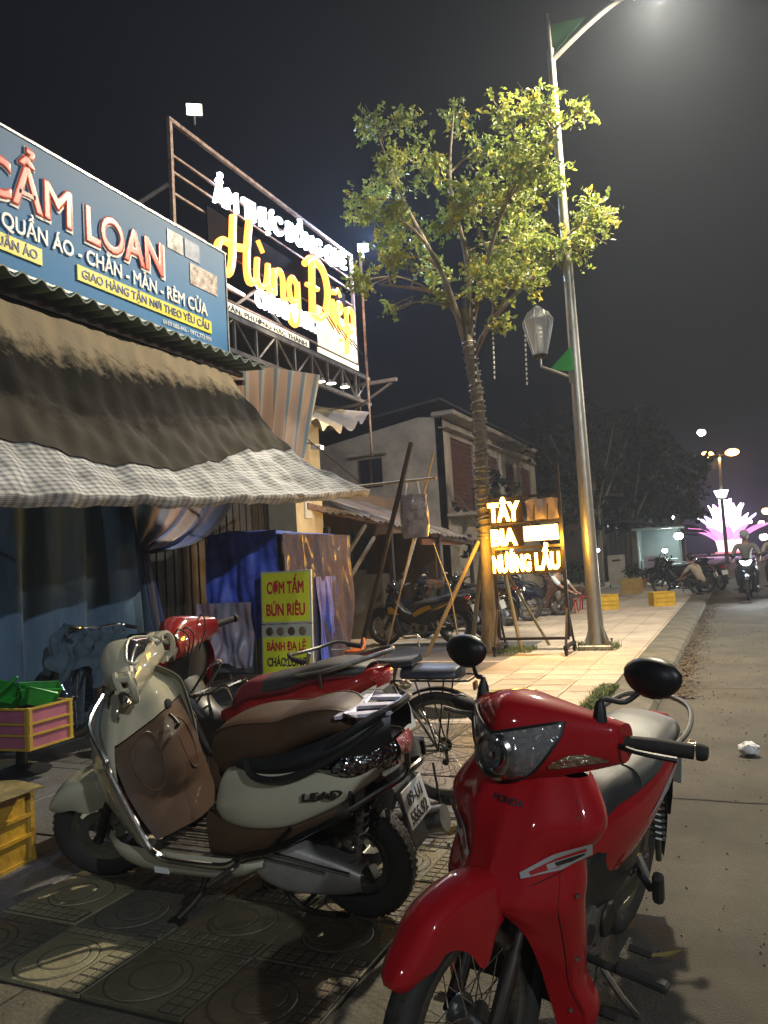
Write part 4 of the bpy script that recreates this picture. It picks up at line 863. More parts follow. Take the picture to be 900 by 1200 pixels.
for i, (x, y, w_, d_, h_, lab) in enumerate(((-8.6, 40.5, 6, 6, 4.2, 'low dim shop house beyond the old house'), (-7.5, 52, 7, 8, 5.2, 'dim house with pale eave behind the trees'), (-8.5, 68, 9, 12, 7.5, 'taller dim house behind the far trees'), (-9.5, 88, 9, 14, 8.5, 'last dim building before the roundabout'))):
    t = thing('dim_house', lab, 'house', (x, y, 0), group='dim houses down the street')
    a = M(); a.box((0, 0, h_/2), (w_, d_, h_)); a.build('wall', m_hw, t)
    a = M(); a.box((.4, 0, h_+.08), (w_+1.2, d_+.3, .14), rot=Matrix.Rotation(.08, 3, 'Y')); a.build('roof', m_hr, t)
    for k in range(3):
        a = M(); a.box((w_/2+.01, -d_*.3+k*d_*.3, 1.3), (.04, d_*.22, 2.3)); f_ = a.build('door', mat('dim_door', (.06, .07, .07), .5), t)
        a = M(); a.box((w_/2+.02, -d_*.3+k*d_*.3, h_-1.2), (.04, d_*.18, .9)); a.build('window', mat('dim_glass', (.03, .03, .035), .2), t)
    a = M(); a.box((w_/2+1.0, 0, 2.75), (2.0, d_*.9, .08), rot=Matrix.Rotation(.15, 3, 'Y')); a.build('eave_roof', m_hr, t)
# far plain sign boards, crates, pots
def standing_board(x, y, w_, h_, z0, lab, c):
    t = thing('standing_board', lab, 'signboard', (x, y, 0), (0, 0, .1), 'pale standing boards outside the far shops'); a = M(); a.box((0, 0, z0+h_/2), (w_, .04, h_), ch=.01); a.build('panel', mat('board_'+lab[:4], c, .6, var=.3, vs=4), t)
    for s_ in (-1, 1): a = M(); a.box((s_*w_*.45, .03, (z0+h_*.5)/2), (.04, .04, z0+h_*.5)); a.build('leg', dark, t)
    a = M(); a.box((0, -.024, z0+h_*.82), (w_*.5, .01, h_*.06)); a.build('print_line', dark, t)
standing_board(-4.0, 29.5, .62, 1.1, .1, 'cream standing board beside the potted plants', (.42, .38, .3)); standing_board(-2.9, 31.3, .6, .85, .22, 'lilac standing board nearer the bright shop', (.42, .36, .42))
m_yc = mat('yellow_crate', (.62, .38, .02), .5, var=.3, vs=6); m_oc = mat('orange_crate', (.4, .25, .05), .5, var=.3, vs=6)
def crate(x, y, z, w_, d_, h_, lab, mt, rz=0, grp='yellow crates on the far pavement', rot=None, mt2=None):
    t = thing('plastic_crate', lab, 'crate', (x, y, z), rot or (0, 0, rz), grp); a = M()
    for s_ in (-1, 1):
        a.box((s_*(w_/2-.012), 0, h_/2), (.02, d_-.05, h_*.96)); a.box((0, s_*(d_/2-.012), h_/2), (w_-.05, .02, h_*.96))
    a.box((0, 0, .015), (w_-.03, d_-.03, .02)); a.build('shell', mt, t)
    a = M()
    for z_ in (.02, .35, .62, .97):
        for s_ in (-1, 1): a.box((s_*(w_/2), 0, h_*z_), (.022, d_+.012, h_*.05)); a.box((0, s_*(d_/2), h_*z_), (w_+.012, .022, h_*.05))
    a.build('rim', mt2 or mt, t)
    for sx_ in (-1, 1):
        for sy_ in (-1, 1): a = M(); a.box((sx_*(w_/2-.012), sy_*(d_/2-.012), h_/2), (.045, .045, h_), ch=.01); a.build('corner_post', mt2 or mt, t)
    return t
crate(-2.72, 18.3, 0, .42, .4, .33, 'yellow crate just beyond the street lamp foot', m_yc, .1)
crate(-2.98, 25.0, 0, .6, .45, .46, 'orange-yellow crate standing in front of the cream board', m_oc, .05)
crate(-1.62, 18.9, 0, .46, .5, .32, 'yellow crate tipped near the kerb in front of the squatting person', m_yc, .35)
# potted plants
for i, (x, y, s_, lab) in enumerate(((-3.9, 22.8, 1.0, 'dark bushy pot plant behind the crate by the lamp'), (-3.25, 27.5, .9, 'green pot plant between the two standing boards'), (-3.1, 28.8, .7, 'smaller pot plant beside the lilac board'), (-4.5, 24.2, 1.1, 'tall dark pot plant between house corner and cream board'))):
    t = thing('potted_plant', lab, 'plant', (x, y, 0), group='pot plants outside the far shops'); a = M(); a.lathe([(0, 0), (.16, 0), (.22, .3), (.19, .3), (.17, .26), (0, .26)], n=12); a.build('pot', mat('clay_pot', (.2, .1, .06), .8), t)
    a = M(); leaf_clumps(a, [(0, 0, .55*s_, .28*s_), (.1, .05, .8*s_, .25*s_), (-.12, 0, .75*s_, .25*s_)], random.Random(i+40), 24, .1, .1); a.build('foliage', [m_dleaf[0], mat('leaf_mid', (.05, .1, .02), .6)], t, smooth=0, merge=0)
# extinguisher
t = thing('fire_extinguisher', 'small red fire extinguisher standing beyond the street lamp', 'fire extinguisher', (-2.9, 17.2, 0)); a = M(); a.lathe([(0, 0), (.09, 0), (.09, .38), (.06, .45), (.03, .48), (0, .48)], n=14); a.build('cylinder', mat('extinguisher_red', (.6, .04, .02), .3, coat=.5), t); a = M(); a.box((0, 0, .52), (.04, .12, .05)); a.tube([(0, .05, .5), (.1, .08, .4), (.11, .05, .15)], .012, n=5, k=3); a.build('valve_hose', dark, t)
# bright far shop, its tubes, small shop lights
a = M(); a.box((-3.0, 37.2, 1.1), (1.7, .08, 2.2)); a.box((-3.85, 36.4, 1.1), (.08, 1.6, 2.2)); a.box((-3.0, 36.4, 2.25), (2.1, 2.0, .08)); a.box((-3.0, 35.9, .45), (1.5, .4, .9), ch=.02)
for sx_ in (-3.85, -2.1): a.box((sx_, 35.5, 1.1), (.05, .05, 2.2))
tag(a.build('kiosk', mat('kiosk_white', (.26, .3, .3), .6)), 'brightly lit white kiosk down the street', 'kiosk')
def bulb(x, y, z, r_, c, s_, lab, grp=None):
    t = thing('far_light', lab, 'light', (x, y, z), (0, 0, 0), grp); r_ *= .7; a = M(); a.ball((0, 0, 0), r_, 16, (1.1, 1, .95)); a.build('bulb', glow('bulb_%s_%s' % (str(c), s_), c, s_*1.6), t); a = M(); a.box((0, .02, r_), (r_*1.4, r_*1.4, r_*.5)); a.build('cap', dark, t)
for x, y, z, r_, c, s_, lab in ((-2.15, 35.9, 1.85, .24, (.8, 1, .96), 30, 'glaring white lamp of the lit kiosk'), (-2.75, 35.6, 1.25, .15, (.75, 1, 1), 12, 'smaller white lamp inside the lit kiosk'), (-8.2, 61.7, 8.5, .3, (1, 1, 1), 10, 'bright white light high in the dark trees'), (-10.5, 80, 10.7, .22, (.9, .95, 1), 6, 'dim light high above the trees just beside the lamp post'), (-9.7, 80, 10.8, .2, (.9, .95, 1), 6, 'dim light high above the trees second from the lamp post'), (-1.43, 59.2, 9.5, .36, (1, 1, .85), 30, 'white street light high above the road end'), (-3.95, 58.6, 3.6, .3, (.95, .98, 1), 16, 'round white globe on the thin far post'), (-4.45, 47.5, 2.85, .16, (.8, .85, 1), 10, 'bluish small light over the eave, lower'), (-4.4, 47.5, 3.2, .13, (.85, .9, 1), 8, 'bluish small light over the eave, upper'), (-4.2, 26.7, 1.4, .1, (.7, .8, 1), 5, 'small blue-white light among the pot plants'), (-2.2, 130.5, 6.6, .5, (1, .85, .7), 8, 'peach light beside the pink lotus'), (4.2, 133, 4.6, .6, (1, .6, .25), 14, 'orange light on the road side of the lotus'), (2.6, 132, 4.9, .45, (1, .75, .5), 8, 'orange light between lotus and road end'), (5.0, 133, 6.4, .8, (1, .5, .15), 12, 'uppermost orange light beyond the lotus'), (4.3, 132, 2.4, .8, (1, .95, .9), 14, 'white light low down beside the lotus stem')):
    bulb(x, y, z, r_, c, s_, lab, 'far lights down the street')
spot('kiosk_light', (-2.6, 35.6, 2.1), 160, (.8, 1, .95), .5, (-2.4, 33, 0))
# double amber lamp with white bowl, globe post, thin post
t = thing('double_street_lamp', 'far street lamp with two amber heads and a white bowl on its pole', 'street lamp', (-.5, 60, 0)); a = M(); a.tube([(0, 0, 0), (0, 0, 5.3), (.1, 0, 7.9)], [.14, .1, .07], n=8); a.tube([(-.75, 0, 7.95), (.1, 0, 7.8), (.95, 0, 8.0)], .05, n=6, k=3); a.build('pole', m_galv, t)
for x in (-.72, .95): a = M(); a.ball((x, 0, 7.95), .42, 12, (1.1, 1, .6)); a.build('lamp', glow('amber_head', (1, .50, .10), 26), t)
a = M(); a.lathe([(0, 4.75), (.3, 4.8), (.5, 5.3), (0, 5.3)], n=14); a.build('bowl', glow('white_bowl', (.85, 1, 1), 5), t)
spot('amber_light', (-.4, 60, 7.6), 350, (1, .55, .15), .5, (-.4, 55, 0))
a = M(); a.tube([(-3.35, 58, 0), (-3.3, 58, 3.5), (-3.95, 58.4, 3.65)], .07, n=7, k=3); tag(a.build('globe_post', m_galv), 'thin far post with a side arm for the globe light', 'post')
a = M(); a.tube([(-3.3, 58.4, 0), (-3.33, 58.4, 8.6)], [.1, .05], n=7); tag(a.build('thin_post', m_galv), 'tall thin unlit post beyond the trees', 'post')
# lotus light monument on its roundabout
t = thing('lotus_monument', 'huge glowing white and magenta lotus on the roundabout at the road end', 'light sculpture', (-.6, 120, 0))
def petal(r0_, ang, lean, h_, w_, z0, mt, nm='petal'):
    a = M(); g = []
    for i in range(6):
        u = i/5; wd = w_*sin(pi*min(.97, .18+.8*u))*(1-.2*u); d = r0_+lean*h_*u**1.3; z = z0+h_*u*(1-.25*lean*u)
        g.append([V((cos(ang)*d-sin(ang)*wd*s_, sin(ang)*d+cos(ang)*wd*s_, z+abs(s_)*.25)) for s_ in (-1, -.5, 0, .5, 1)])
    a.surf(g, 3, 2); a.build(nm, mt, t, thick=.06)
wl = glow('lotus_white', (1, .78, .98), 5); pk = glow('lotus_pink', (.95, .25, .75), 2.6); mg = glow('lotus_magenta', (.85, .2, .55), 2.6); vi = glow('lotus_violet', (.6, .62, 1), 3.4)
for k in range(11): petal(.6, k*2*pi/11, .34, 5.3, 1.35, 2.2, wl)
for k in range(6): petal(.2, (k+.3)*2*pi/6, .12, 5.6, 1.1, 2.4, wl)
for k in range(12): petal(1.1, (k+.5)*2*pi/12, .68, 4.2, 1.1, 2.0, (wl, vi)[k % 2])
for k in range(12): petal(1.3, k*2*pi/12, 1.12, 3.5, .8, 1.5, (pk, mg)[k % 2])
a = M(); a.lathe([(0, .0), (1.6, .0), (1.5, .9), (1.8, 2.4), (0, 2.4)], n=20); a.build('stem', glow('lotus_stem', (1, .62, .72), 4), t)
a = M(); a.lathe([(1.9, .0), (1.9, .5), (1.65, .55), (1.65, 0)], n=20, closed=True); a.build('glow_ring', glow('lotus_red', (1, .12, .12), 3), t)
spot('lotus_light', (-.6, 116, 5), 2500, (1, .6, 1), 3, (-.6, 100, 0))
a = M(); a.lathe([(0, .35), (9, .3), (9.2, .0), (9.2, -.1)], (-.6, 121, 0), n=40); struct(a.build('roundabout', m_kerb)); 
# ================================================================ vehicles
def wheel(root, name, x, z, R_, w, kind, mtx=None, spokes=5, disc=False, rimmat=None, tmat=None, rimr=None):
    a = M(); rr_ = rimr or R_-w*.95; h = w/2
    prof = [(rr_-.005, -h*.55), (rr_+.012, -h*.85), (R_-w*.35, -h), (R_-w*.12, -h*.8), (R_-.004, -h*.4), (R_, 0), (R_-.004, h*.4), (R_-w*.12, h*.8), (R_-w*.35, h), (rr_+.012, h*.85), (rr_-.005, h*.55)]
    a.lathe(prof, (x, 0, z), (0, 1, 0), 48, closed=True)
    if w > .05:       # tread blocks
        for k in range(46):
            an = 2*pi*k/46
            for s_ in (-1, 1):
                a.box((x+cos(an)*(R_-.0045), s_*h*.36, z+sin(an)*(R_-.0045)), (.007, h*.45, .014), rot=Matrix.Rotation(-an, 3, 'Y') @ Matrix.Rotation(s_*.5, 3, 'X'))
    ty = a.build(name, tmat or rubber, root, smooth=50, merge=0)
    if mtx is not None: ty.matrix_local = mtx
    rm = rimmat or steel
    a = M(); a.lathe([(rr_-.028, -h*.5), (rr_-.012, -h*.62), (rr_+.004, -h*.62), (rr_-.006, 0), (rr_+.004, h*.62), (rr_-.012, h*.62), (rr_-.028, h*.5), (rr_-.022, 0)], (x, 0, z), (0, 1, 0), 40, closed=True); a.build('rim', rm, ty, smooth=40)
    a = M()
    if kind == 'alloy':
        for k in range(spokes):
            an = 2*pi*k/spokes+.3; e1 = V((cos(an), 0, sin(an))); e2 = V((-sin(an), 0, cos(an))); c = V((x, 0, z))
            for s_ in (-1, 1):
                a.add([c+e1*.03+e2*.022+V((0, s_*.028, 0)), c+e1*.03-e2*.022+V((0, s_*.028, 0)), c+e1*(rr_-.012)-e2*.014+V((0, s_*.016, 0))+e2*.02, c+e1*(rr_-.012)+e2*.014+V((0, s_*.016, 0))+e2*.02], [(0, 1, 2, 3)])
            p0 = [c+e1*.03+e2*.022, c+e1*.03-e2*.022, c+e1*(rr_-.012)+e2*.006, c+e1*(rr_-.012)+e2*.034]; w0 = [.028, .028, .016, .016]
            for i in range(4):
                j = (i+1) % 4; a.add([p0[i]+V((0, w0[i], 0)), p0[j]+V((0, w0[j], 0)), p0[j]-V((0, w0[j], 0)), p0[i]-V((0, w0[i], 0))], [(0, 1, 2, 3)])
        a.lathe([(0, -.045), (.03, -.045), (.042, -.03), (.042, .03), (.03, .045), (0, .045)], (x, 0, z), (0, 1, 0), 20); a.build('spokes', rm, ty, smooth=30)
    else:
        n_ = 36 if kind == 'wire' else 28; hw = .03 if kind == 'wire' else .026; hr = .045 if kind == 'wire' else .02
        for k in range(n_):
            an = 2*pi*k/n_; b_ = an+(.55 if k % 4 < 2 else -.55); s_ = 1 if k % 2 else -1
            a.tube([(x+cos(b_)*hr, s_*hw, z+sin(b_)*hr), (x+cos(an)*(rr_-.02), 0, z+sin(an)*(rr_-.02))], .0016, n=4, caps=False)
        a.build('spokes', chrome, ty, smooth=0)['kind'] = 'stuff'
        a = M(); a.lathe([(0, -hw-.02), (.012, -hw-.02), (.014, -hw), (hr+.006, -hw), (hr+.006, -hw+.006), (hr*.7, -hw+.01), (hr*.7, hw-.01), (hr+.006, hw-.006), (hr+.006, hw), (.014, hw), (.012, hw+.02), (0, hw+.02)], (x, 0, z), (0, 1, 0), 20); a.build('hub', steel, ty)
    if disc:
        a = M(); a.lathe([(.06, .048), (.105, .048), (.105, .052), (.06, .052)], (x, 0, z), (0, 1, 0), 32, closed=True); a.box((x-.07, .05, z+.07), (.05, .035, .07), ch=.008, rot=Matrix.Rotation(.6, 3, 'Y')); a.build('brake_disc', steel, ty)
    return ty
def steer_matrix(pv, rake, ang):
    ax = V((-sin(rake), 0, cos(rake))); return Matrix.Translation(V(pv)) @ Matrix.Rotation(ang, 4, ax) @ Matrix.Translation(-V(pv))
def paint(name, col, **k): return mat(name, col, k.get('rough', .45), 0, coat=k.get('coat', 1), var=k.get('var', .12), vs=k.get('vs', 4), spec=.1)
def seat_loft(secs, name, mt, root, label=None):
    """secs: (x, z_top, half_width, depth)"""
    g = []
    for x, z, w_, d in secs:
        g.append([(x, -w_*.55, z-d), (x, -w_*.97, z-d*.75), (x, -w_, z-d*.4), (x, -w_*.8, z-d*.08), (x, -w_*.4, z+.002), (x, 0, z+.004), (x, w_*.4, z+.002), (x, w_*.8, z-d*.08), (x, w_, z-d*.4), (x, w_*.97, z-d*.75), (x, w_*.55, z-d), (x, 0, z-d)])
    a = M(); a.surf(g, 6, 3, closev=True, capu=True); return a.build(name, mt, root, smooth=50, label=label)
def headset_fn(W_, xc, xd, zc, a0, a1, b0, b1, nn=2.5):
    def pt(y, th_):
        s_ = min(1, abs(y)/W_); aa = a0+(a1-a0)*s_**1.2; bb = b0+(b1-b0)*s_**1.3; cx = xc-xd*s_**1.6; c_, q = cos(th_), sin(th_)
        return V((cx+aa*math.copysign(abs(c_)**(2/nn), c_), y, zc+bb*math.copysign(abs(q)**(2/nn), q)))
    def front(y, z, off=.004, sgn=1):
        s_ = min(1, abs(y)/W_); aa = a0+(a1-a0)*s_**1.2; bb = b0+(b1-b0)*s_**1.3; cx = xc-xd*s_**1.6; q = min(.98, abs((z-zc)/bb)); return V((cx+sgn*(aa*(1-q**nn)**(1/nn)+off), y, z))
    return pt, front
def mirror(root, s_, base, tip, rx, rz_, mtx, name='mirror'):
    a = M(); b_, t_ = V(base), V(tip); a.tube([b_, b_+V((-.004, s_*.004, .05)), b_.lerp(t_, .6)+V((0, 0, .0)), t_], [.009, .0075, .0065, .006], n=8, k=4); a.lathe([(0, 0), (.018, 0), (.014, .03), (.009, .045)], b_, (0, 0, 1), 12)
    st = a.build('mirror_stem', blackp, root); st.matrix_local = mtx
    c = t_+V((0, s_*rx*.35, rz_*.6)); g = []; m_ = 20
    rings = [(0, .030), (.5, .027), (.85, .017), (1, .004), (.97, -.008), (.9, -.006), (0, -.006)]
    for k, d in rings: g.append([c+V((d, s_*rx*k*cos(2*pi*j/m_)*(1+.12*sin(2*pi*j/m_)), rz_*k*sin(2*pi*j/m_))) for j in range(m_)])
    a = M(); a.grid(g[:5], closev=True); mi = a.build('mirror', blackp, root, smooth=50); mi.matrix_local = mtx
    a = M(); a.grid(g[4:], closev=True); a.build('mirror_glass', mat('mirror_glass', (.7, .7, .7), .03, 1), mi)
    return mi

def underbone(loc, rz, lean, steer, label, body, seatm, seatm2=None, rack=False, emblem=False, zoff=0, group=None, lit=None, cowl2=None, detail=True, accents=None, hs=1, sc3=1):
    root = thing('motorbike', label, 'motorbike', (loc[0], loc[1], loc[2]), (-lean, 0, rz), group)
    root.scale = (sc3,)*3
    S_ = steer_matrix((.34, 0, .82), R(26), steer); S2 = S_ @ Matrix.Translation((.33, 0, .88+(.035 if hs > 1 else 0))) @ Matrix.Scale(hs, 4) @ Matrix.Translation((-.33, 0, -.88)); HS = {'handlebar_cowl', 'headlight', 'indicator', 'grip', 'lever', 'sticker'}
    def P(mb, name, mt, st=False, **k):
        o = mb.build(name, mt, root, **k)
        if st: o.matrix_local = S2 if name in HS else S_
        return o
    wheel(root, 'front_wheel', .60, .285, .285, .072, 'wire', S_)
    wheel(root, 'rear_wheel', -.62, .285, .285, .085, 'wire')
    # fork
    for s_ in (-1, 1):
        a = M(); ax_ = V((-sin(R(26)), 0, cos(R(26)))); b_ = V((.575, s_*.07, .29)); a.tube([b_-ax_*.03, b_+ax_*.16, b_+ax_*.17, b_+ax_*.42], [.021, .021, .014, .014], n=10); P(a, 'fork', dark, True)
    # front fender
    g = []
    A0 = [(33, .325, .022, .02), (36, .332, .036, .035), (42, .335, .045, .05), (50, .338, .05, .075), (60, .352, .054, .09), (72, .352, .058, .135), (84, .352, .06, .20), (94, .35, .06, .19), (102, .345, .058, .12), (112, .335, .054, .07), (124, .325, .05, .045)]
    for (ad, r_, w_, dr) in A0:
        an = R(ad); e = V((cos(an), 0, sin(an))); c = V((.60, 0, .285)); row = []
        for (q, kk) in ((1.0, 1.0), (1.06, .6), (1.03, .25), (.9, .06), (.5, .0), (0, -.03)): row.append(c+e*(r_-dr*kk+(.008 if kk <= 0 else 0))+V((0, w_*q, 0)))
        row += [V((p.x, -p.y, p.z)) for p in row[-2::-1]]; g.append(row)
    a = M(); a.surf(g, 4, 3); P(a, 'front_fender', body, True, thick=.004, smooth=50)
    # front cowl / leg shield
    Z = [(0.875, 0.157, 0.415, 0.046, 0.0), (0.83, 0.193, 0.455, 0.076, 0.0), (0.76, 0.224, 0.5, 0.101, 0.0), (0.68, 0.183, 0.535, 0.127, 0.0), (0.615, 0.192, 0.56, 0.141, 0.0), (0.575, 0.194, 0.575, 0.147, 0.004), (0.545, 0.195, 0.565, 0.141, 0.05), (0.49, 0.196, 0.54, 0.137, 0.089), (0.41, 0.196, 0.5, 0.121, 0.109), (0.33, 0.195, 0.46, 0.106, 0.121), (0.25, 0.225, 0.42, 0.1, 0.135), (0.17, 0.215, 0.4, 0.09, 0.15)]
    g = []
    for (z, w_, xc, dx, yi) in Z:
        row = []
        for k in range(9):
            s_ = k/8; y = yi+(w_-yi)*s_; row.append(V((xc-dx*(y/w_)**1.45-(.035 if k == 8 else 0)+.012*math.exp(-((y/w_-.42)/.16)**2)*(1 if z > .5 else .4), y, z)))
        row.append(V((row[-1].x-.05, w_-.012, z))); g.append(row)
    a = M(); a.surf(g, 4, 2, mirror=True); P(a, 'front_cowl', body, thick=.004, smooth=60)
    g = [[(xc-dx*.2-.05-.04*(1 if z < .5 else 0), -w_*.93, z), (xc-dx-.05, -w_*.93, z), (xc-dx-.075, -w_*.5, z), (xc-dx-.085, 0, z), (xc-dx-.075, w_*.5, z), (xc-dx-.05, w_*.93, z)][1:] for (z, w_, xc, dx, yi) in Z]
    a = M(); a.surf(g, 2, 3); a.poly([(.36, -.10, .84), (.36, .10, .84), (.34, .12, .5), (.34, -.12, .5)], (.03, 0, 0))
    for s_ in (-1, 1): a.surf([[(.40, s_*.07, .60), (.44, s_*.07, .52)], [(.34, s_*.09, .45), (.40, s_*.11, .4)], [(.32, s_*.11, .25), (.36, s_*.13, .25)]], 2, 3)
    P(a, 'inner_shield', blackp, thick=.003)
    # handlebar cowl
    pt, fr = headset_fn(.215, .375, .105, .915, .105, .038, .108, .046)
    def headset_mod(p):     # brow line dips to the rider side
        return p
    a = M(); a.grid([[headset_mod(pt(-.215+.43*i/36, 2*pi*j/28)) for j in range(28)] for i in range(37)], closev=True)
    for y in (-.215, .215): a.add([pt(y, 2*pi*j/28) for j in range(28)], [tuple(range(28))])
    P(a, 'handlebar_cowl', cowl2 or body, True, smooth=50)
    a = M(); n_ = 22
    def zt(y): return .935+.035*(abs(y)/.135)**.9
    def zb(y): return .822+.13*(abs(y)/.137)**2.6
    gl = [[(-.132+.264*i/n_, zb(-.132+.264*i/n_)+(zt(-.132+.264*i/n_)-zb(-.132+.264*i/n_))*j/8) for j in range(9)] for i in range(n_+1)]
    a.grid([[fr(y, z, .0025+.004*math.exp(-((y-.0)/.05)**2)) for y, z in r_] for r_ in gl]); hl = P(a, 'headlight', lit or facet, True, smooth=25)
    a = M(); a.grid([[fr(y, z, .012) for y, z in r_] for r_ in gl]); q = a.build('clear_cover', glass, hl); 
    a = M(); a.lathe([(.050, .010), (.058, .004), (.054, .0), (.044, .002)], fr(0, .882, .002), (1, 0, 0), 28)
    for y0_ in (-.085, .085): a.tube([fr(y0_*.9, .865, .006), fr(y0_, .90, .007), fr(y0_*1.15, .935, .006)], .004, n=6, k=4)
    a.tube([fr(-.055, .84, .006), fr(0, .826, .007), fr(.055, .84, .006)], .0045, n=6, k=4); a.build('reflector_ring', chrome, hl, merge=0)
    a = M(); a.lathe([(.034, .02), (.036, .0), (.028, -.004), (.008, -.006), (0, .01)], fr(0, .885, .004), (1, 0, 0), 20); a.ball(fr(0, .885, .012), .011, 8); a.build('bulb', chrome, hl)
    a = M(); pts_ = [fr(y, z, .011) for y, z in ([(r_[0][0], r_[0][1]) for r_ in gl]+[(r_[-1][0], r_[-1][1]) for r_ in gl[::-1]])]; a.tube(pts_, .0035, n=5, closed=True); a.build('bezel', blackp, hl)
    for s_ in (-1, 1):
        gi = [[(s_*(.105+.098*i/10), .858+.02*(i/10)+(.002+.026*sin(pi*min(1, (i+1)/11.5)))*j/4) for j in range(5)] for i in range(11)]
        a = M(); a.grid([[fr(y, z, .006) for y, z in r_] for r_ in gi]); P(a, 'indicator', signal, True, smooth=25)
    # grips, levers, mirrors, bars
    for s_ in (-1, 1):
        a = M(); a.tube([(.265, s_*.20, .915), (.235, s_*.27, .915), (.205, s_*.35, .912)], [.016, .0175, .0175], n=12); a.lathe([(0, .012), (.015, .01), (.02, 0), (.02, -.012)], (.195, s_*.366, .912), (-.25, s_*1, 0), 12); P(a, 'grip', rubber, True)
        a = M(); a.tube([(.29, s_*.20, .915), (.30, s_*.26, .91), (.275, s_*.345, .905)], [.008, .006, .007], n=7, k=3); P(a, 'lever', blackp if s_ > 0 else steel, True)
        mirror(root, s_, (.31, s_*.175, .965), (.26, s_*.255, 1.045), .07, .047, S2)
    for k_, (y0_, zz_) in enumerate(((.12, .99), (-.10, 1.0), (.06, .98))):
        a = M(); a.tube([(.32, y0_, .93), (.27, y0_*1.2, zz_), (.24, y0_*.8, .93), (.30, y0_*.5, .80), (.33, .03, .70)], .004, n=5, k=5); P(a, 'cable', rubber, True)
    # seat and tail
    ss = [(.02, .60, .05, .06), (-.03, .665, .085, .09), (-.12, .715, .105, .10), (-.25, .735, .13, .10), (-.40, .755, .145, .095), (-.52, .785, .14, .09), (-.64, .80, .135, .085), (-.76, .795, .115, .07), (-.82, .78, .07, .05)]
    seat_loft(ss, 'seat', seatm, root)
    if seatm2: seat_loft([(x+.0, z+.004, w_+.003, d*.9) for x, z, w_, d in ss[3:]], 'rear_seat', seatm2, root)
    g = []
    for x, zt_, zb_, w_ in ((.10, .56, .40, .05), (-.02, .60, .38, .09), (-.15, .64, .40, .125), (-.32, .675, .45, .15), (-.5, .715, .53, .155), (-.66, .745, .61, .145), (-.8, .765, .675, .11), (-.9, .775, .715, .05)):
        g.append([(x, .0, zt_), (x, w_*.7, zt_), (x, w_, (zt_*.6+zb_*.4)), (x, w_*.96, (zt_*.25+zb_*.75)), (x, w_*.7, zb_), (x, 0, zb_+.01)])
    a = M(); a.surf(g, 5, 3, mirror=True); P(a, 'side_cover', body, smooth=60, thick=.003)
    a = M()
    g = [[(x, 0, zt_), (x, w_, zt_-.02), (x, w_*1.1, (zt_+zb_)/2), (x, w_, zb_), (x, 0, zb_)] for x, zt_, zb_, w_ in ((.38, .80, .55, .07), (.30, .70, .45, .075), (.20, .58, .36, .075), (.05, .53, .32, .08), (-.12, .58, .32, .10), (-.3, .62, .36, .11), (-.42, .64, .45, .10))]
    a.surf(g, 4, 3, mirror=True); P(a, 'centre_tunnel', blackp, smooth=50)
    if accents:
        for s_ in (-1, 1): a = M(); a.poly([(-.50, s_*.161, .615), (-.30, s_*.156, .56), (-.40, s_*.158, .60), (-.62, s_*.153, .685), (-.74, s_*.137, .73)], (0, s_*.002, 0)); P(a, 'side_sticker', accents)
    a = M(); a.surf([[(-.86, 0, .77), (-.86, .07, .765), (-.85, .09, .735)], [(-.915, 0, .75), (-.905, .06, .745), (-.88, .085, .715)], [(-.91, 0, .70), (-.90, .055, .70), (-.87, .075, .69)]], 4, 4, mirror=True); P(a, 'tail_lamp', tail_red)
    a = M(); a.tube([(-.48, .165, .76), (-.68, .17, .79), (-.86, .12, .83), (-.93, 0, .84), (-.86, -.12, .83), (-.68, -.17, .79), (-.48, -.165, .76)], .0105, n=8, k=5)
    for s_ in (-1, 1): a.tube([(-.62, s_*.168, .785), (-.60, s_*.13, .70)], .009, n=6)
    P(a, 'grab_rail', blackp if seatm2 is None else steel)
    g = []
    for ad in range(60, 200, 15):
        an = R(ad); g.append([V((-.62+cos(an)*.335, y, .285+sin(an)*.335-(.02 if abs(y) > .05 else 0))) for y in (-.062, -.05, 0, .05, .062)])
    a = M(); a.surf(g, 2, 2); a.surf([[(-.90, -.06, .68), (-.90, 0, .685), (-.90, .06, .68)], [(-.97, -.065, .48), (-.975, 0, .48), (-.97, .065, .48)], [(-1.0, -.06, .34), (-1.01, 0, .34), (-1.0, .06, .34)]], 4, 2); P(a, 'rear_fender', blackp, thick=.003)
    t_ = M(); t_.box((-.965, 0, .55), (.006, .19, .14), rot=Matrix.Rotation(.28, 3, 'Y'), ch=.002); P(t_, 'licence_plate', mat('plate_white', (.6, .6, .57), .4, var=.15, vs=20))
    for s_ in (-1, 1):
        a = M(); a.ball((-.93, s_*.13, .66), .03, 10, (1.2, .8, .8)); a.tube([(-.92, s_*.06, .67), (-.93, s_*.12, .66)], .007, n=6); P(a, 'rear_indicator', signal)
        a = M(); top_, bot_ = V((-.50, s_*.115, .62)), V((-.63, s_*.12, .30)); pts_ = []
        a.tube([top_, bot_], .012, n=8); 
        for k in range(60): an = k*2*pi/8; p = top_.lerp(bot_, .12+.6*k/60); pts_.append(p+V((cos(an)*.026, sin(an)*.026, 0)))
        a.tube(pts_, .005, n=5); P(a, 'shock_absorber', steel)
        # pegs
        a = M(); a.tube([(.05, s_*.10, .235), (.05, s_*.2, .235)], .012, n=7); a.box((.05, s_*.27, .245), (.045, .15, .026), ch=.008); P(a, 'foot_peg', rubber)
        a = M(); a.tube([(-.40, s_*.12, .33), (-.36, s_*.17, .31)], .014, n=7); a.box((-.33, s_*.20, .335), (.04, .035, .12), ch=.01, rot=Matrix.Rotation(.4, 3, 'Y')); P(a, 'passenger_peg', rubber)
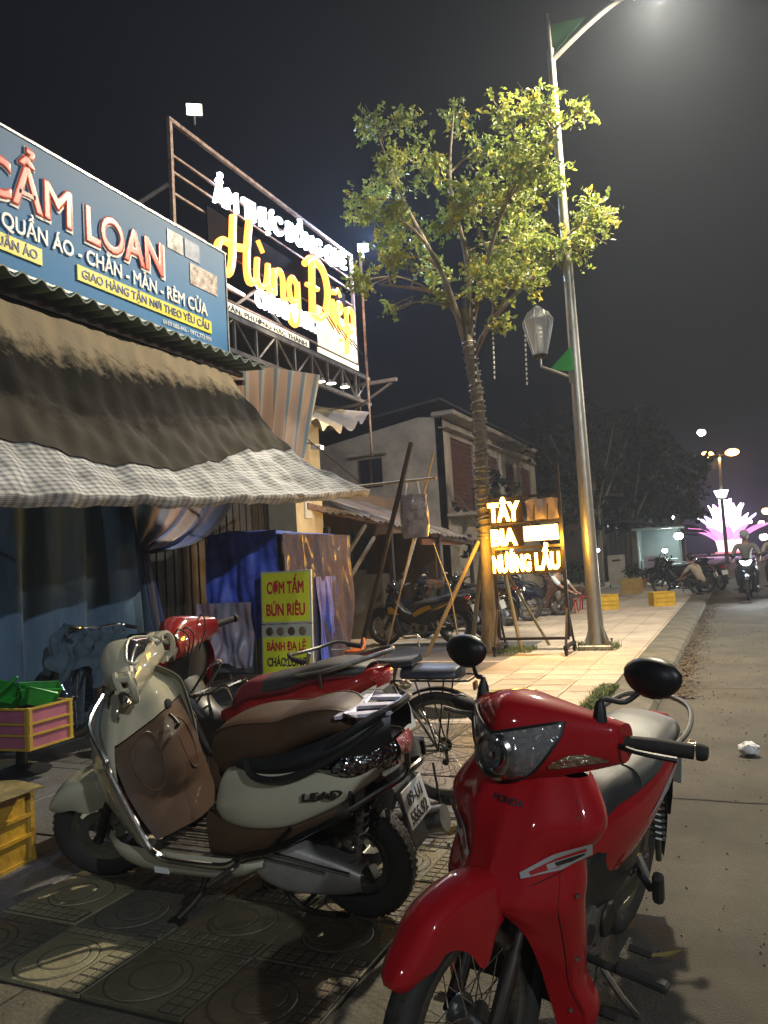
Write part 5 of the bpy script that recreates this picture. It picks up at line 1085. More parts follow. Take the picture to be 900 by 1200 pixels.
        a = M(); a.tube([(-.38, s_*.11, .40), (-.40, s_*.14, .33), (-.5, s_*.10, .30)], .013, n=7, k=3); P(a, 'peg_bracket', mat('cast_bracket', (.35, .33, .28), .5, .6))
    a = M(); a.tube([(-.58, .08, .285), (-.15, .08, .30)], .02, n=6); a.surf([[(x, .085, .285+h_*.055*cos(t_)) for t_, h_ in ((0, 1), (1.2, 1.1), (2.2, 1.1), (3.14, 1))] for x in (-.62, -.4, -.15)], 3, 3, mirror=False); a.box((-.38, .085, .285), (.44, .02, .085), ch=.009); P(a, 'chain_case', blackp)
    # engine
    m_al = mat('cast_aluminium', (.30, .29, .27), .42, .8, var=.4, vs=25, bump=.25, bs=60)
    a = M(); a.lathe([(0, -.11), (.085, -.10), (.10, -.07), (.10, .07), (.085, .10), (0, .115)], (-.10, 0, .29), (0, 1, 0), 24); a.box((-.02, 0, .29), (.22, .17, .15), ch=.03); a.lathe([(0, -.105), (.07, -.10), (.075, .10), (0, .11)], (.03, 0, .30), (0, 1, 0), 20)
    eng = P(a, 'engine', m_al)
    a = M()
    for k in range(7): a.box((.12+k*.017, 0, .315), (.006, .15, .13), ch=.003)
    a.box((.26, 0, .325), (.07, .12, .12), ch=.02); a.build('cylinder_fins', m_al, eng)
    a = M(); a.lathe([(0, .118), (.05, .118), (.055, .11)], (-.1, 0, .29), (0, 1, 0), 20); a.lathe([(0, .112), (.03, .112), (.033, .10)], (.04, 0, .3), (0, 1, 0), 16); a.build('side_cap', dark, eng)
    a = M(); a.tube([(.29, 0, .28), (.30, -.04, .20), (.12, -.10, .15), (-.2, -.13, .17), (-.35, -.14, .22)], .016, n=8, k=4); a.tube([(-.33, -.15, .22), (-.42, -.155, .24), (-.95, -.165, .37)], [.03, .046, .043], n=14); P(a, 'exhaust', steel)
    # gear pedal, brake pedal, stands
    a = M(); a.tube([(-.02, .12, .21), (.06, .145, .20), (.17, .16, .19), (.20, .2, .185)], .0075, n=6, k=3); P(a, 'gear_lever', chrome)
    a = M(); a.tube([(.195, .17, .188), (.20, .25, .195)], .013, n=8); P(a, 'pedal_rubber', rubber)
    a = M(); a.tube([(-.155, .17, .20), (-.16, .24, .2)], .011, n=7); P(a, 'pedal_rubber', rubber)
    a = M(); a.tube([(.0, -.12, .22), (.12, -.15, .18), (.19, -.16, .19)], .008, n=6, k=3); a.box((.2, -.17, .2), (.05, .06, .015), ch=.004); P(a, 'brake_pedal', chrome)
    a = M(); a.tube([(-.02, .11, .20), (-.05, .19, .10), (-.10, .25, .02+zoff)], .011, n=7, k=3); a.box((-.11, .265, .012+zoff), (.05, .05, .008)); a.tube([(-.0, .115, .21), (-.12, .17, .12)], .005, n=5); P(a, 'side_stand', chrome)
    if rack:
        a = M()
        for s_ in (-1, 1): a.tube([(.28, s_*.07, .64), (.12, s_*.08, .66), (.02, s_*.08, .70), (-.02, s_*.07, .62)], .008, n=6, k=3)
        for k in range(4): a.tube([(.25-k*.075, -.08, .645+k*.014), (.25-k*.075, .08, .645+k*.014)], .006, n=5)
        a.tube([(.27, -.07, .645), (.14, -.05, .78), (.14, .05, .78), (.27, .07, .645)], .007, n=6, k=3); P(a, 'inner_rack', chrome)
    if emblem:
        sil = mat('sticker_silver', (.6, .6, .6), .25, .6); 
        def cf(y, z, off=.004):
            zs = [q[0] for q in Z]; i = max(k for k in range(len(Z)-1) if Z[k][0] >= z) if z <= Z[0][0] else 0; q0, q1 = Z[i], Z[i+1]; f_ = (q0[0]-z)/(q0[0]-q1[0])
            w_, xc, dx = [q0[k]+(q1[k]-q0[k])*f_ for k in (1, 2, 3)]; y_ = abs(y); return V((xc-dx*(y_/w_)**1.45+.012*math.exp(-((y_/w_-.42)/.16)**2)+off, y, z))
        a = M()
        for s_ in (-1, 1):
            ys = lambda q: q[1]*(.80 if q[0] > .6 else .80+.12*(.6-q[0])/.4)
            a.tube([cf(s_*ys(q), q[0], .0006) for q in Z[1:-1]], .0016, n=4, k=3); a.tube([cf(s_*.03, .60, .0006), cf(s_*.10, .625, .0006), cf(s_*.155, .66, .0006)], .0012, n=4, k=3)
        P(a, 'panel_gap', blackp, merge=0)
        for s_ in (-1, 1):
            for y_, z_ in ((.17, .79), (.19, .60), (.19, .42), (.175, .26)):
                c_ = cf(s_*y_, z_, .001); a = M(); a.lathe([(0, .003), (.005, .003), (.007, 0)], c_, (1, s_*.5, .1), 10); P(a, 'screw', chrome)
        for s_ in (-1, 1):
            def patch(name, pts_, mt, off):
                a = M(); m_ = 10; top = pts_[:len(pts_)//2]; bot = pts_[len(pts_)//2:][::-1]; g_ = []
                for i in range(m_+1):
                    q = i/m_*(len(top)-1); k = min(int(q), len(top)-2); f_ = q-k
                    t2 = [top[k][j]+(top[k+1][j]-top[k][j])*f_ for j in (0, 1)]; b2 = [bot[k][j]+(bot[k+1][j]-bot[k][j])*f_ for j in (0, 1)]
                    g_.append([cf(s_*(t2[0]+(b2[0]-t2[0])*e), t2[1]+(b2[1]-t2[1])*e, off) for e in (0, .5, 1)])
                a.grid(g_); return P(a, name, mt)
            patch('sticker', [(0.072, 0.655), (0.132, 0.7), (0.21, 0.735), (0.21, 0.705), (0.15, 0.662), (0.078, 0.642)], sil, .0065)
            patch('sticker', [(0.09, 0.658), (0.138, 0.69), (0.198, 0.722), (0.198, 0.712), (0.144, 0.668), (0.096, 0.65)], mat('sticker_red', (.35, .02, .02), .3), .0075)
            patch('sticker', [(0.12, 0.674), (0.156, 0.692), (0.204, 0.716), (0.204, 0.708), (0.1596, 0.678), (0.126, 0.662)], sil, .0085)
            patch('sticker', [(0.1356, 0.679), (0.1656, 0.694), (0.1956, 0.709), (0.1956, 0.704), (0.1704, 0.684), (0.1416, 0.671)], print_dark, .0095)
        o_ = cf(0, .805, .004); o_ = text('lettering', 'HONDA', print_dark, root, (0, 0, 0), (0, 1, 0), (-.35, 0, .93), .016, .085, ext=.0015, bev=.02)
        for v in o_.data.vertices: y_ = v.co.y-.0425; p = cf(y_, .795+v.co.z, .0045); v.co = p
        st2 = mat('sticker_yellow', (.8, .65, .05), .4); a = M()
        for (y, th_, mt_) in ((-.17, 1.2, 0), (-.11, 1.25, 1), (-.09, 1.22, 1)):
            p = pt(y, th_); q = pt(y+.02, th_); r_ = pt(y+.02, th_+.35); u_ = pt(y, th_+.35); a.cur = mt_; a.add([v+V((.001, 0, .003)) for v in (p, q, r_, u_)], [(0, 1, 2, 3)])
        P(a, 'sticker', [white_p, st2], True)
    return root

red = paint('glossy_red', (.36, .006, .010), rough=.5); red2 = paint('wine_red_paint', (.28, .012, .012), rough=.3)
m_seatb = mat('black_vinyl', (.03, .03, .032), .5, bump=.06, bs=140, var=.35, vs=6); m_seatr = mat('wine_vinyl', (.16, .014, .026), .5, bump=.06, bs=140, var=.2, vs=6)
m_seatg = mat('grey_vinyl', (.07, .073, .068), .48, bump=.06, bs=140, var=.3, vs=5)
accent = mat('silver_sticker', (.55, .55, .55), .25, .5)
wave = underbone((-.612, 2.385, -.09), atan2(-.982, -.191), R(10), R(-13), 'glossy red motorbike parked on the kerb facing the camera, front wheel turned', red, m_seatb, m_seatg, emblem=True, accents=accent, hs=1.12, sc3=.96)
red_bike = underbone((-2.34, 3.33, 0), pi, R(5), R(12), 'dark red motorbike with two-tone wine seat parked behind the cream scooter', red2, m_seatr, m_seatb, rack=True, sc3=1.0)
red_bike.scale = (.93, 1, 1.06)
for q_ in [o_ for o_ in red_bike.children if o_.name.split('.')[0] in ('mirror', 'mirror_stem')]:
    for k_ in list(q_.children): bpy.data.objects.remove(k_)
    bpy.data.objects.remove(q_)

# ---------------------------------------------------------------- cream and brown scooter
def lead(loc, rz, lean, steer):
    root = thing('scooter', 'cream and brown scooter leaning on its side stand, rear end toward the road', 'scooter', loc, (-lean, 0, rz))
    S_ = Matrix.Translation((-.06, 0, 0)) @ steer_matrix((.40, 0, .80), R(26), steer)
    crm = paint('cream_paint_gloss', (.45, .42, .305), rough=.28, var=.12); brn = mat('brown_plastic', (.075, .040, .021), .42, var=.3, vs=5, bump=.08, bs=150, coat=.15); bse = mat('brown_vinyl', (.07, .037, .019), .5, spec=.25, bump=.06, bs=160, var=.25, vs=5)
    def P(mb, name, mt, st=False, **k):
        o = mb.build(name, mt, root, **k)
        if name in ('seat_side_cover', 'side_trim', 'rear_rack', 'grab_rail', 'tail_lamp', 'rear_mudguard', 'licence_plate', 'rear_indicator', 'side_panel', 'rear_guard', 'seat_box'):
            for v_ in o.data.vertices:
                if v_.co.x < -.5: v_.co.x = -.5+(v_.co.x+.5)*.84
        if st: o.matrix_local = (Matrix.Translation((.045, 0, 0)) @ S_) if name in ('handlebar_cover', 'column_cover', 'grip', 'bar_end', 'lever', 'hand_guard') else S_
        elif name in ('apron', 'inner_top_panel', 'inner_panel', 'chrome_guard'): o.matrix_local = Matrix.Translation((-.045, 0, 0))
        return o
    wheel(root, 'front_wheel', .69, .233, .233, .09, 'alloy', S_, 5, True)
    wheel(root, 'rear_wheel', -.66, .22, .22, .10, 'alloy', None, 5)
    for s_ in (-1, 1): a = M(); a.tube([(.70, s_*.075, .21), (.60, s_*.075, .42), (.55, s_*.06, .5)], .02, n=8); P(a, 'fork', dark, True)
    g = []
    for ad, r_, w_, dr in ((34, .262, .045, .05), (42, .264, .06, .07), (56, .268, .072, .10), (70, .272, .08, .14), (90, .275, .085, .15), (110, .272, .088, .12), (135, .265, .08, .06)):
        an = R(ad); e = V((cos(an), 0, sin(an))); c = V((.69, 0, .233)); row = [c+e*(r_-dr*kk)+V((0, w_*q, 0)) for q, kk in ((.98, 1), (1.05, .5), (1, .2), (.75, .02), (0, -.04))]; row += [V((p.x, -p.y, p.z)) for p in row[-2::-1]]; g.append(row)
    a = M(); a.surf(g, 4, 3); P(a, 'front_fender', crm, True, thick=.004, smooth=50)
    # apron: outer cream shell
    Z = [(.93, .10, .47, .09), (.86, .19, .55, .20), (.76, .235, .60, .25), (.64, .262, .63, .28), (.52, .262, .63, .29), (.42, .245, .60, .28), (.33, .22, .54, .25), (.27, .20, .48, .2)]
    g = [[V((xc-dx*(k/7)**2.2, w_*(k/7), z)) for k in range(8)]+[V((xc-dx-.03, w_*.965, z))] for z, w_, xc, dx in Z]
    a = M(); a.surf(g, 4, 3, mirror=True); P(a, 'apron', crm, thick=.004, smooth=60)
    # apron inner side: cream top, brown below
    def inner(z, t):  # t -1..1
        zz = [(.93, .095, .39), (.84, .185, .335), (.74, .222, .32), (.62, .245, .30), (.5, .243, .26), (.4, .228, .215), (.31, .205, .17)]
        for i in range(len(zz)-1):
            if zz[i][0] >= z >= zz[i+1][0]: f_ = (zz[i][0]-z)/(zz[i][0]-zz[i+1][0]); w_, x = [zz[i][k]+(zz[i+1][k]-zz[i][k])*f_ for k in (1, 2)]; break
        else: w_, x = zz[-1][1:]
        bul = .035*math.exp(-((t-.0)/.45)**2)*(1 if z > .45 else .6)+.02*math.exp(-(((t+.0)/.62)**4+((z-.58)/.10)**4))
        return V((x-bul+.03*abs(t)**4, w_*t, z))
    def split(t): return .755-.07*t if t > 0 else .755-.02*t
    a = M(); a.grid([[inner(.93-(.93-split(-1+2*j/24))*i/8, -1+2*j/24) for j in range(25)] for i in range(9)]); P(a, 'inner_top_panel', crm, thick=.003, smooth=50)
    a = M(); a.grid([[inner(split(-1+2*j/28)-.006-(split(-1+2*j/28)-.006-.31)*i/24, -1+2*j/28)-V((.002, 0, 0)) for j in range(29)] for i in range(25)]); ip = P(a, 'inner_panel', brn, thick=.003, smooth=50)
    a = M()
    for s_ in (-1, 1): a.tube([inner(z, s_*t)-V((.0035, 0, 0)) for z, t in ((.70, .35), (.66, .68), (.56, .76), (.48, .6), (.5, .35), (.6, .26))], .0025, n=6, k=4, closed=True)
    a.build('pocket_edge', brn, ip)
    a = M(); a.tube([inner(.735, -.15)-V((.02, 0, 0)), inner(.70, -.12)-V((.055, 0, 0)), inner(.675, -.17)-V((.02, 0, 0))], .008, n=7, k=4); a.lathe([(0, 0), (.022, 0), (.02, .012), (0, .014)], inner(.77, -.3), (-1, 0, .2), 16); a.build('bag_hook', blackp, ip)
    # steering head mass
    pt, fr = headset_fn(.18, .40, .06, .955, .105, .055, .125, .055, 2.4)
    a = M(); a.grid([[pt(-.18+.36*i/36, 2*pi*j/28) for j in range(28)] for i in range(37)], closev=True)
    for y in (-.18, .18): a.add([pt(y, 2*pi*j/28) for j in range(28)], [tuple(range(28))])
    hs = P(a, 'handlebar_cover', crm, True, smooth=50)
    def dashp(y, th_, off=.004): p = pt(y, th_); c = V((.40, y, .95)); return p+(p-c).normalized()*off
    a = M(); a.grid([[dashp(-.12+.24*i/14, R(112)+R(44)*j/8*(1-.35*abs(i-7)/7)) for j in range(9)] for i in range(15)]); a.build('dash_glass', mat('smoked_dash', (.02, .02, .022), .08, coat=1), hs)
    a = M(); ed = [(-.12, 112), (0, 110), (.12, 112), (.13, 125), (.12, 142), (.05, 157), (-.05, 157), (-.12, 142), (-.13, 125)]
    a.tube([dashp(y, R(d), .005) for y, d in ed], .006, n=6, k=3, closed=True); a.build('dash_frame', crm, hs)
    for y0, y1, d0, d1 in ((-.17, -.135, 125, 160), (.135, .17, 125, 160)):
        a = M(); a.grid([[dashp(y0+(y1-y0)*i/4, R(d0+(d1-d0)*j/6), .003) for j in range(7)] for i in range(5)]); a.build('vent_recess', blackp, hs)
    # lower column cover
    g = [[(x+.05*cos(2*pi*j/12)*k, .13*sin(2*pi*j/12)*k2, z) for j in range(12)] for x, z, k, k2 in ((.40, .90, 2.0, 1.25), (.40, .84, 1.7, 1.25), (.42, .77, 1.3, 1.15), (.44, .70, 1, 1))]
    a = M(); a.surf(g, 3, 2, closev=True); P(a, 'column_cover', crm, True, smooth=50)
    for s_ in (-1, 1):
        a = M(); a.tube([(.35, s_*.18, .945), (.325, s_*.24, .945), (.29, s_*.315, .94)], [.017, .019, .0185], n=12); P(a, 'grip', rubber, True)
        a = M(); a.lathe([(0, .014), (.014, .012), (.019, 0), (.019, -.015)], (.278, s_*.332, .938), (-.35, s_, 0), 12); P(a, 'bar_end', chrome, True)
        a = M(); a.tube([(.365, s_*.20, .945), (.38, s_*.24, .94), (.355, s_*.325, .93)], [.008, .0065, .007], n=7, k=3); P(a, 'lever', chrome, True)
        # slotted cream guard around the switch gear
        a = M()
        for dx_ in (0, .055): a.tube([(.31+dx_, s_*.185, 1.0), (.285+dx_, s_*.24, 1.0), (.27+dx_, s_*.255, .955), (.28+dx_, s_*.24, .905), (.31+dx_, s_*.185, .89)], .014, n=7, k=3)
        for yy, zz in ((.24, 1.0), (.255, .955), (.24, .905), (.195, .995), (.195, .895)): a.tube([(.285, s_*yy, zz), (.345, s_*yy, zz)], .013, n=7)
        P(a, 'hand_guard', crm, True, merge=0)
    # floor, side skirts
    a = M(); a.grid([[V((.20-.42*i/10, -.21+.42*j/8, .268+.012*(1-abs(j-4)/4))) for j in range(9)] for i in range(11)])
    for k in range(9): a.tube([(.15-.3*0, -.17+k*.042, .284), (-.17, -.17+k*.042, .284)], .004, n=4)
    P(a, 'floor_mat', mat('worn_floor_mat', (.07, .06, .045), .5, var=.6, vs=16, bump=.3, bs=50), thick=.006)
    g = [[(x, w_, .275), (x, w_+.018, .25), (x, w_, .19+q), (x, w_*.6, .16+q), (x, 0, .16+q)] for x, w_, q in ((.50, .10, .06), (.36, .19, .02), (.2, .215, 0), (.0, .22, 0), (-.2, .215, .01), (-.34, .18, .05))]
    a = M(); a.surf(g, 3, 3, mirror=True); P(a, 'under_cover', crm, smooth=50)
    a = M(); a.box((.12, .232, .205), (.07, .006, .022)); P(a, 'white_sticker', white_p)
    # seat box front (brown), body side brown strip, cream side panels
    g = [[(x, 0, z), (x, w_*.6, z), (x-.01, w_*.95, z), (x-.06, w_, z)] for x, w_, z in ((-.13, .20, .28), (-.145, .195, .36), (-.15, .185, .44), (-.14, .18, .52), (-.11, .17, .58), (-.09, .15, .635))]
    a = M(); a.surf(g, 3, 4, mirror=True); P(a, 'seat_box_front', brn, smooth=50)
    g = [[(x, w_*.9, zt_+.03), (x, w_+.006, zt_), (x, w_+.008, (zt_+zb_)/2), (x, w_*.9, zb_), (x, 0, zb_+.01)] for x, w_, zt_, zb_ in ((-.10, .19, .40, .26), (-.2, .205, .40, .27), (-.35, .21, .405, .31), (-.5, .20, .43, .36), (-.65, .18, .475, .42), (-.78, .15, .52, .475))]
    a = M(); a.surf(g, 4, 3, mirror=True); P(a, 'lower_side_panel', brn, smooth=50)
    g = [[(x, w_*.72, zt_+.012), (x, w_*.93, zt_-.01), (x, w_+.004, zt_*.66+zb_*.34), (x, w_+.016, zt_*.35+zb_*.65), (x, w_+.006, zb_+.012), (x, w_*.93, zb_)] for x, w_, zt_, zb_ in ((-.155, .178, .53, .42), (-.20, .20, .59, .405), (-.32, .22, .615, .40), (-.46, .222, .63, .415), (-.60, .208, .65, .455), (-.75, .175, .67, .51), (-.87, .12, .69, .575), (-.935, .06, .70, .62))]
    a = M(); a.surf(g, 5, 4, mirror=True); sp_ = P(a, 'side_panel', crm, smooth=60, thick=.004)
    a = M(); g = [[(x, 0, z), (x, w_, z)] for x, w_, z in ((-.15, .17, .56), (-.4, .2, .62), (-.7, .18, .67), (-.95, .10, .71))]; a.surf(g, 2, 2, mirror=True); P(a, 'seat_box', blackp)
    # badge
    o_ = text('badge_lettering', 'LEAD', mat('badge_dark', (.05, .035, .03), .25, .7), root, (0, 0, 0), (-1, 0, 0), UZ, .026, .15, ext=.004, bev=.03)
    for v in o_.data.vertices:
        d_ = v.co.y; x = v.co.x-.57; z = v.co.z+.53+(-.57-x)*.12; w_ = .2355-(-.57-x)*.09-(-.57-x)**2*.25; v.co = V((x+(z-.53)*-.25, w_+d_, z))
    # seat
    ss = [(-.085, .60, .08, .10), (-.10, .69, .125, .19), (-.15, .745, .155, .22), (-.24, .775, .172, .21), (-.34, .785, .175, .19), (-.43, .788, .17, .165), (-.49, .805, .165, .15), (-.58, .825, .15, .135), (-.66, .825, .125, .11), (-.72, .80, .08, .08)]
    st = seat_loft(ss, 'seat', bse, root)
    a = M()
    for s_ in (-1, 1): a.tube([(x, s_*w_*.82, z-d*.06) for x, z, w_, d in ss[1:]], .004, n=5, k=4)
    a.build('piping', mat('piping', (.07, .035, .02), .5), st)
    a = M(); a.tube([(-.50, .173, .66), (-.57, .19, .655), (-.67, .18, .69), (-.78, .165, .745), (-.90, .13, .80), (-.965, .07, .82), (-.975, 0, .822), (-.965, -.07, .82), (-.90, -.13, .80), (-.78, -.165, .745), (-.67, -.18, .69), (-.57, -.19, .655), (-.50, -.173, .66)], .016, n=8, k=5); P(a, 'grab_rail', blackp)
    a = M(); a.tube([(-.33, .21, .65), (-.37, .235, .61), (-.46, .24, .60), (-.60, .23, .63), (-.78, .19, .70), (-.94, .12, .785)], .014, n=8, k=4); P(a, 'side_trim', blackp)
    g = []
    for x, w_, z0, z1 in ((-.28, .196, .62, .65), (-.40, .205, .605, .665), (-.52, .205, .62, .69), (-.65, .19, .64, .725), (-.78, .165, .665, .765), (-.90, .125, .69, .795), (-.96, .085, .71, .80)):
        g.append([(x, w_*.93, z1), (x, w_+.012, (z0+z1)/2), (x, w_+.004, z0)])
    a = M(); a.surf(g, 4, 4, mirror=True); P(a, 'seat_side_cover', blackp, smooth=60)
    # pale rear rack plate with slots
    a = M()
    def rk(u, v): return V((-.72-.25*u, (-.125+.25*v)*(1.1-.25*u), .805+.012*u+.0*v))
    for i0, i1, j0, j1 in ((0, .2, 0, 1), (.86, 1, 0, 1), (.2, .86, 0, .16), (.2, .86, .42, .58), (.2, .86, .84, 1)):
        a.grid([[rk(i0+(i1-i0)*i/3, j0+(j1-j0)*j/3) for j in range(4)] for i in range(4)])
    P(a, 'rear_rack', mat('pale_rack', (.6, .58, .68), .35, .2, var=.15, vs=6), thick=.012)
    # tail cluster
    for s_ in (-1, 1):
        a = M(); a.surf([[(x, s_*(w_+o), z) for z, o in ((zt_, -.01), ((zt_+zb_)/2, .012), (zb_, -.004))] for x, w_, zt_, zb_ in ((-.66, .198, .65, .625), (-.75, .187, .672, .60), (-.83, .155, .685, .59), (-.915, .095, .695, .60), (-.955, .05, .70, .61))], 4, 4); P(a, 'rear_indicator', facet, smooth=25)
    a = M(); a.surf([[(-.96, y, .705), (-.975, y*.9, .66), (-.955, y*.8, .60)] for y in (-.06, 0, .06)], 4, 4); P(a, 'tail_lamp', tail_red)
    # mudguard, plate
    a = M(); a.surf([[(-.86, y, .60), (-.93, y, .52), (-.97, y*.9, .40), (-1.0, y*.8, .30)] for y in (-.075, -.03, .03, .075)], 3, 3); P(a, 'rear_mudguard', blackp, thick=.004)
    a = M(); a.box((-.99, 0, .455), (.006, .19, .14), rot=Matrix.Rotation(.26, 3, 'Y'), ch=.002); pl = P(a, 'licence_plate', mat('plate_white', (.6, .6, .57), .4))
    for s_, z, h_, w_ in (('89-U1', .462, .042, .13), ('555.92', .402, .042, .15)):
        text('plate_lettering', s_, print_dark, pl, (-.915-(.455-z)*.23, w_/2, z), (0, -1, 0), (-.0+.26, 0, .96), h_, w_, ext=.002, bev=.02)
    # engine, transmission case, exhaust side, shocks
    m_al = mat('cast_aluminium', (.3, .29, .27), .42, .8)
    a = M(); a.surf([[(x, y, .225+h_*cos(t_)+dz) for y, t_ in ((.10, 0), (.165, .5), (.18, 1.57), (.165, 2.6), (.10, 3.14))] for x, h_, dz in ((-.29, .05, .02), (-.33, .085, .02), (-.42, .10, .01), (-.55, .085, 0), (-.66, .065, -.005), (-.74, .04, -.005))], 4, 4); tr_ = P(a, 'transmission_case', mat('bright_cast_case', (.62, .6, .56), .38, .7, var=.25, vs=15), smooth=50)
    a = M(); a.tube([(x, .181, z) for x, z in ((-.30, .30), (-.45, .285), (-.6, .262), (-.70, .25))], .008, n=6, k=3); a.tube([(x, .181, z) for x, z in ((-.31, .275), (-.45, .262), (-.6, .243))], .006, n=6, k=3); a.build('case_rib', steel, tr_)
    a = M(); a.box((-.40, 0, .27), (.38, .22, .17), ch=.03); a.box((-.52, .0, .37), (.3, .16, .08), ch=.02); P(a, 'engine', dark)
    a = M(); a.tube([(-.35, -.12, .2), (-.5, -.16, .22), (-.95, -.17, .32)], [.03, .05, .05], n=12); P(a, 'exhaust', steel)
    a = M(); a.tube([(-.70, .13, .24), (-.76, .13, .52)], .014, n=8); a.tube([(-.705+.0*k-.055*k/40+.025*cos(k*.9), .13+.025*sin(k*.9), .27+.2*k/40) for k in range(41)], .005, n=5); P(a, 'shock_absorber', steel)
    # chrome protection bars
    for s_ in (-1, 1):
        a = M(); a.tube([(.42, s_*.17, .88), (.43, s_*.255, .78), (.345, s_*.275, .65), (.33, s_*.278, .60), (.20, s_*.262, .33), (.155, s_*.262, .285)], .0125, n=9, k=4)
        a.tube([(.155, s_*.262, .285), (.1, s_*.252, .262), (-.14, s_*.25, .262), (-.2, s_*.235, .28)], .0125, n=9, k=4)
        P(a, 'chrome_guard', chrome, merge=0)
    a = M()
    for s_ in (-1, 1): a.tube([(-.2, s_*.22, .25), (-.3, s_*.245, .31), (-.42, s_*.25, .345), (-.60, s_*.235, .42), (-.76, s_*.21, .485), (-.89, s_*.15, .54), (-1.0, s_*.09, .59), (-1.01, s_*.07, .66)], .0125, n=8, k=4); a.tube([(-.42, s_*.25, .345), (-.5, s_*.22, .42)], .008, n=6); a.tube([(-.8, s_*.21, .485), (-.78, s_*.17, .55)], .008, n=6)
    a.tube([(-1.0, .09, .59), (-1.025, 0, .60), (-1.0, -.09, .59)], .0125, n=8, k=4); P(a, 'rear_guard', mat('dark_chrome', (.16, .15, .14), .22, 1, var=.3, vs=20))
    a = M(); a.tube([(-.22, .19, .22), (-.2, .27, .215)], .012, n=7); a.box((-.2, .26, .235), (.16, .05, .018), ch=.006, rot=Matrix.Rotation(.55, 3, 'Y')); P(a, 'foot_peg', steel)
    a = M(); a.tube([(-.03, .12, .19), (-.02, .19, .10), (.03, .27, .045)], .014, n=8, k=3); a.box((.035, .275, .035), (.07, .045, .01)); P(a, 'side_stand', dark)
    a = M(); a.tube([(-.35, .11, .15), (-.45, .13, .07), (-.6, .13, .06)], .012, n=7, k=3); a.tube([(-.35, -.11, .15), (-.45, -.13, .07), (-.6, -.13, .06)], .012, n=7, k=3); a.tube([(-.45, .13, .07), (-.45, -.13, .07)], .01, n=6); P(a, 'centre_stand', dark)
    return root
scooter = lead((-1.965, 2.61, 0), pi, R(7), R(24)); scooter.scale = (.955, .97, .975)

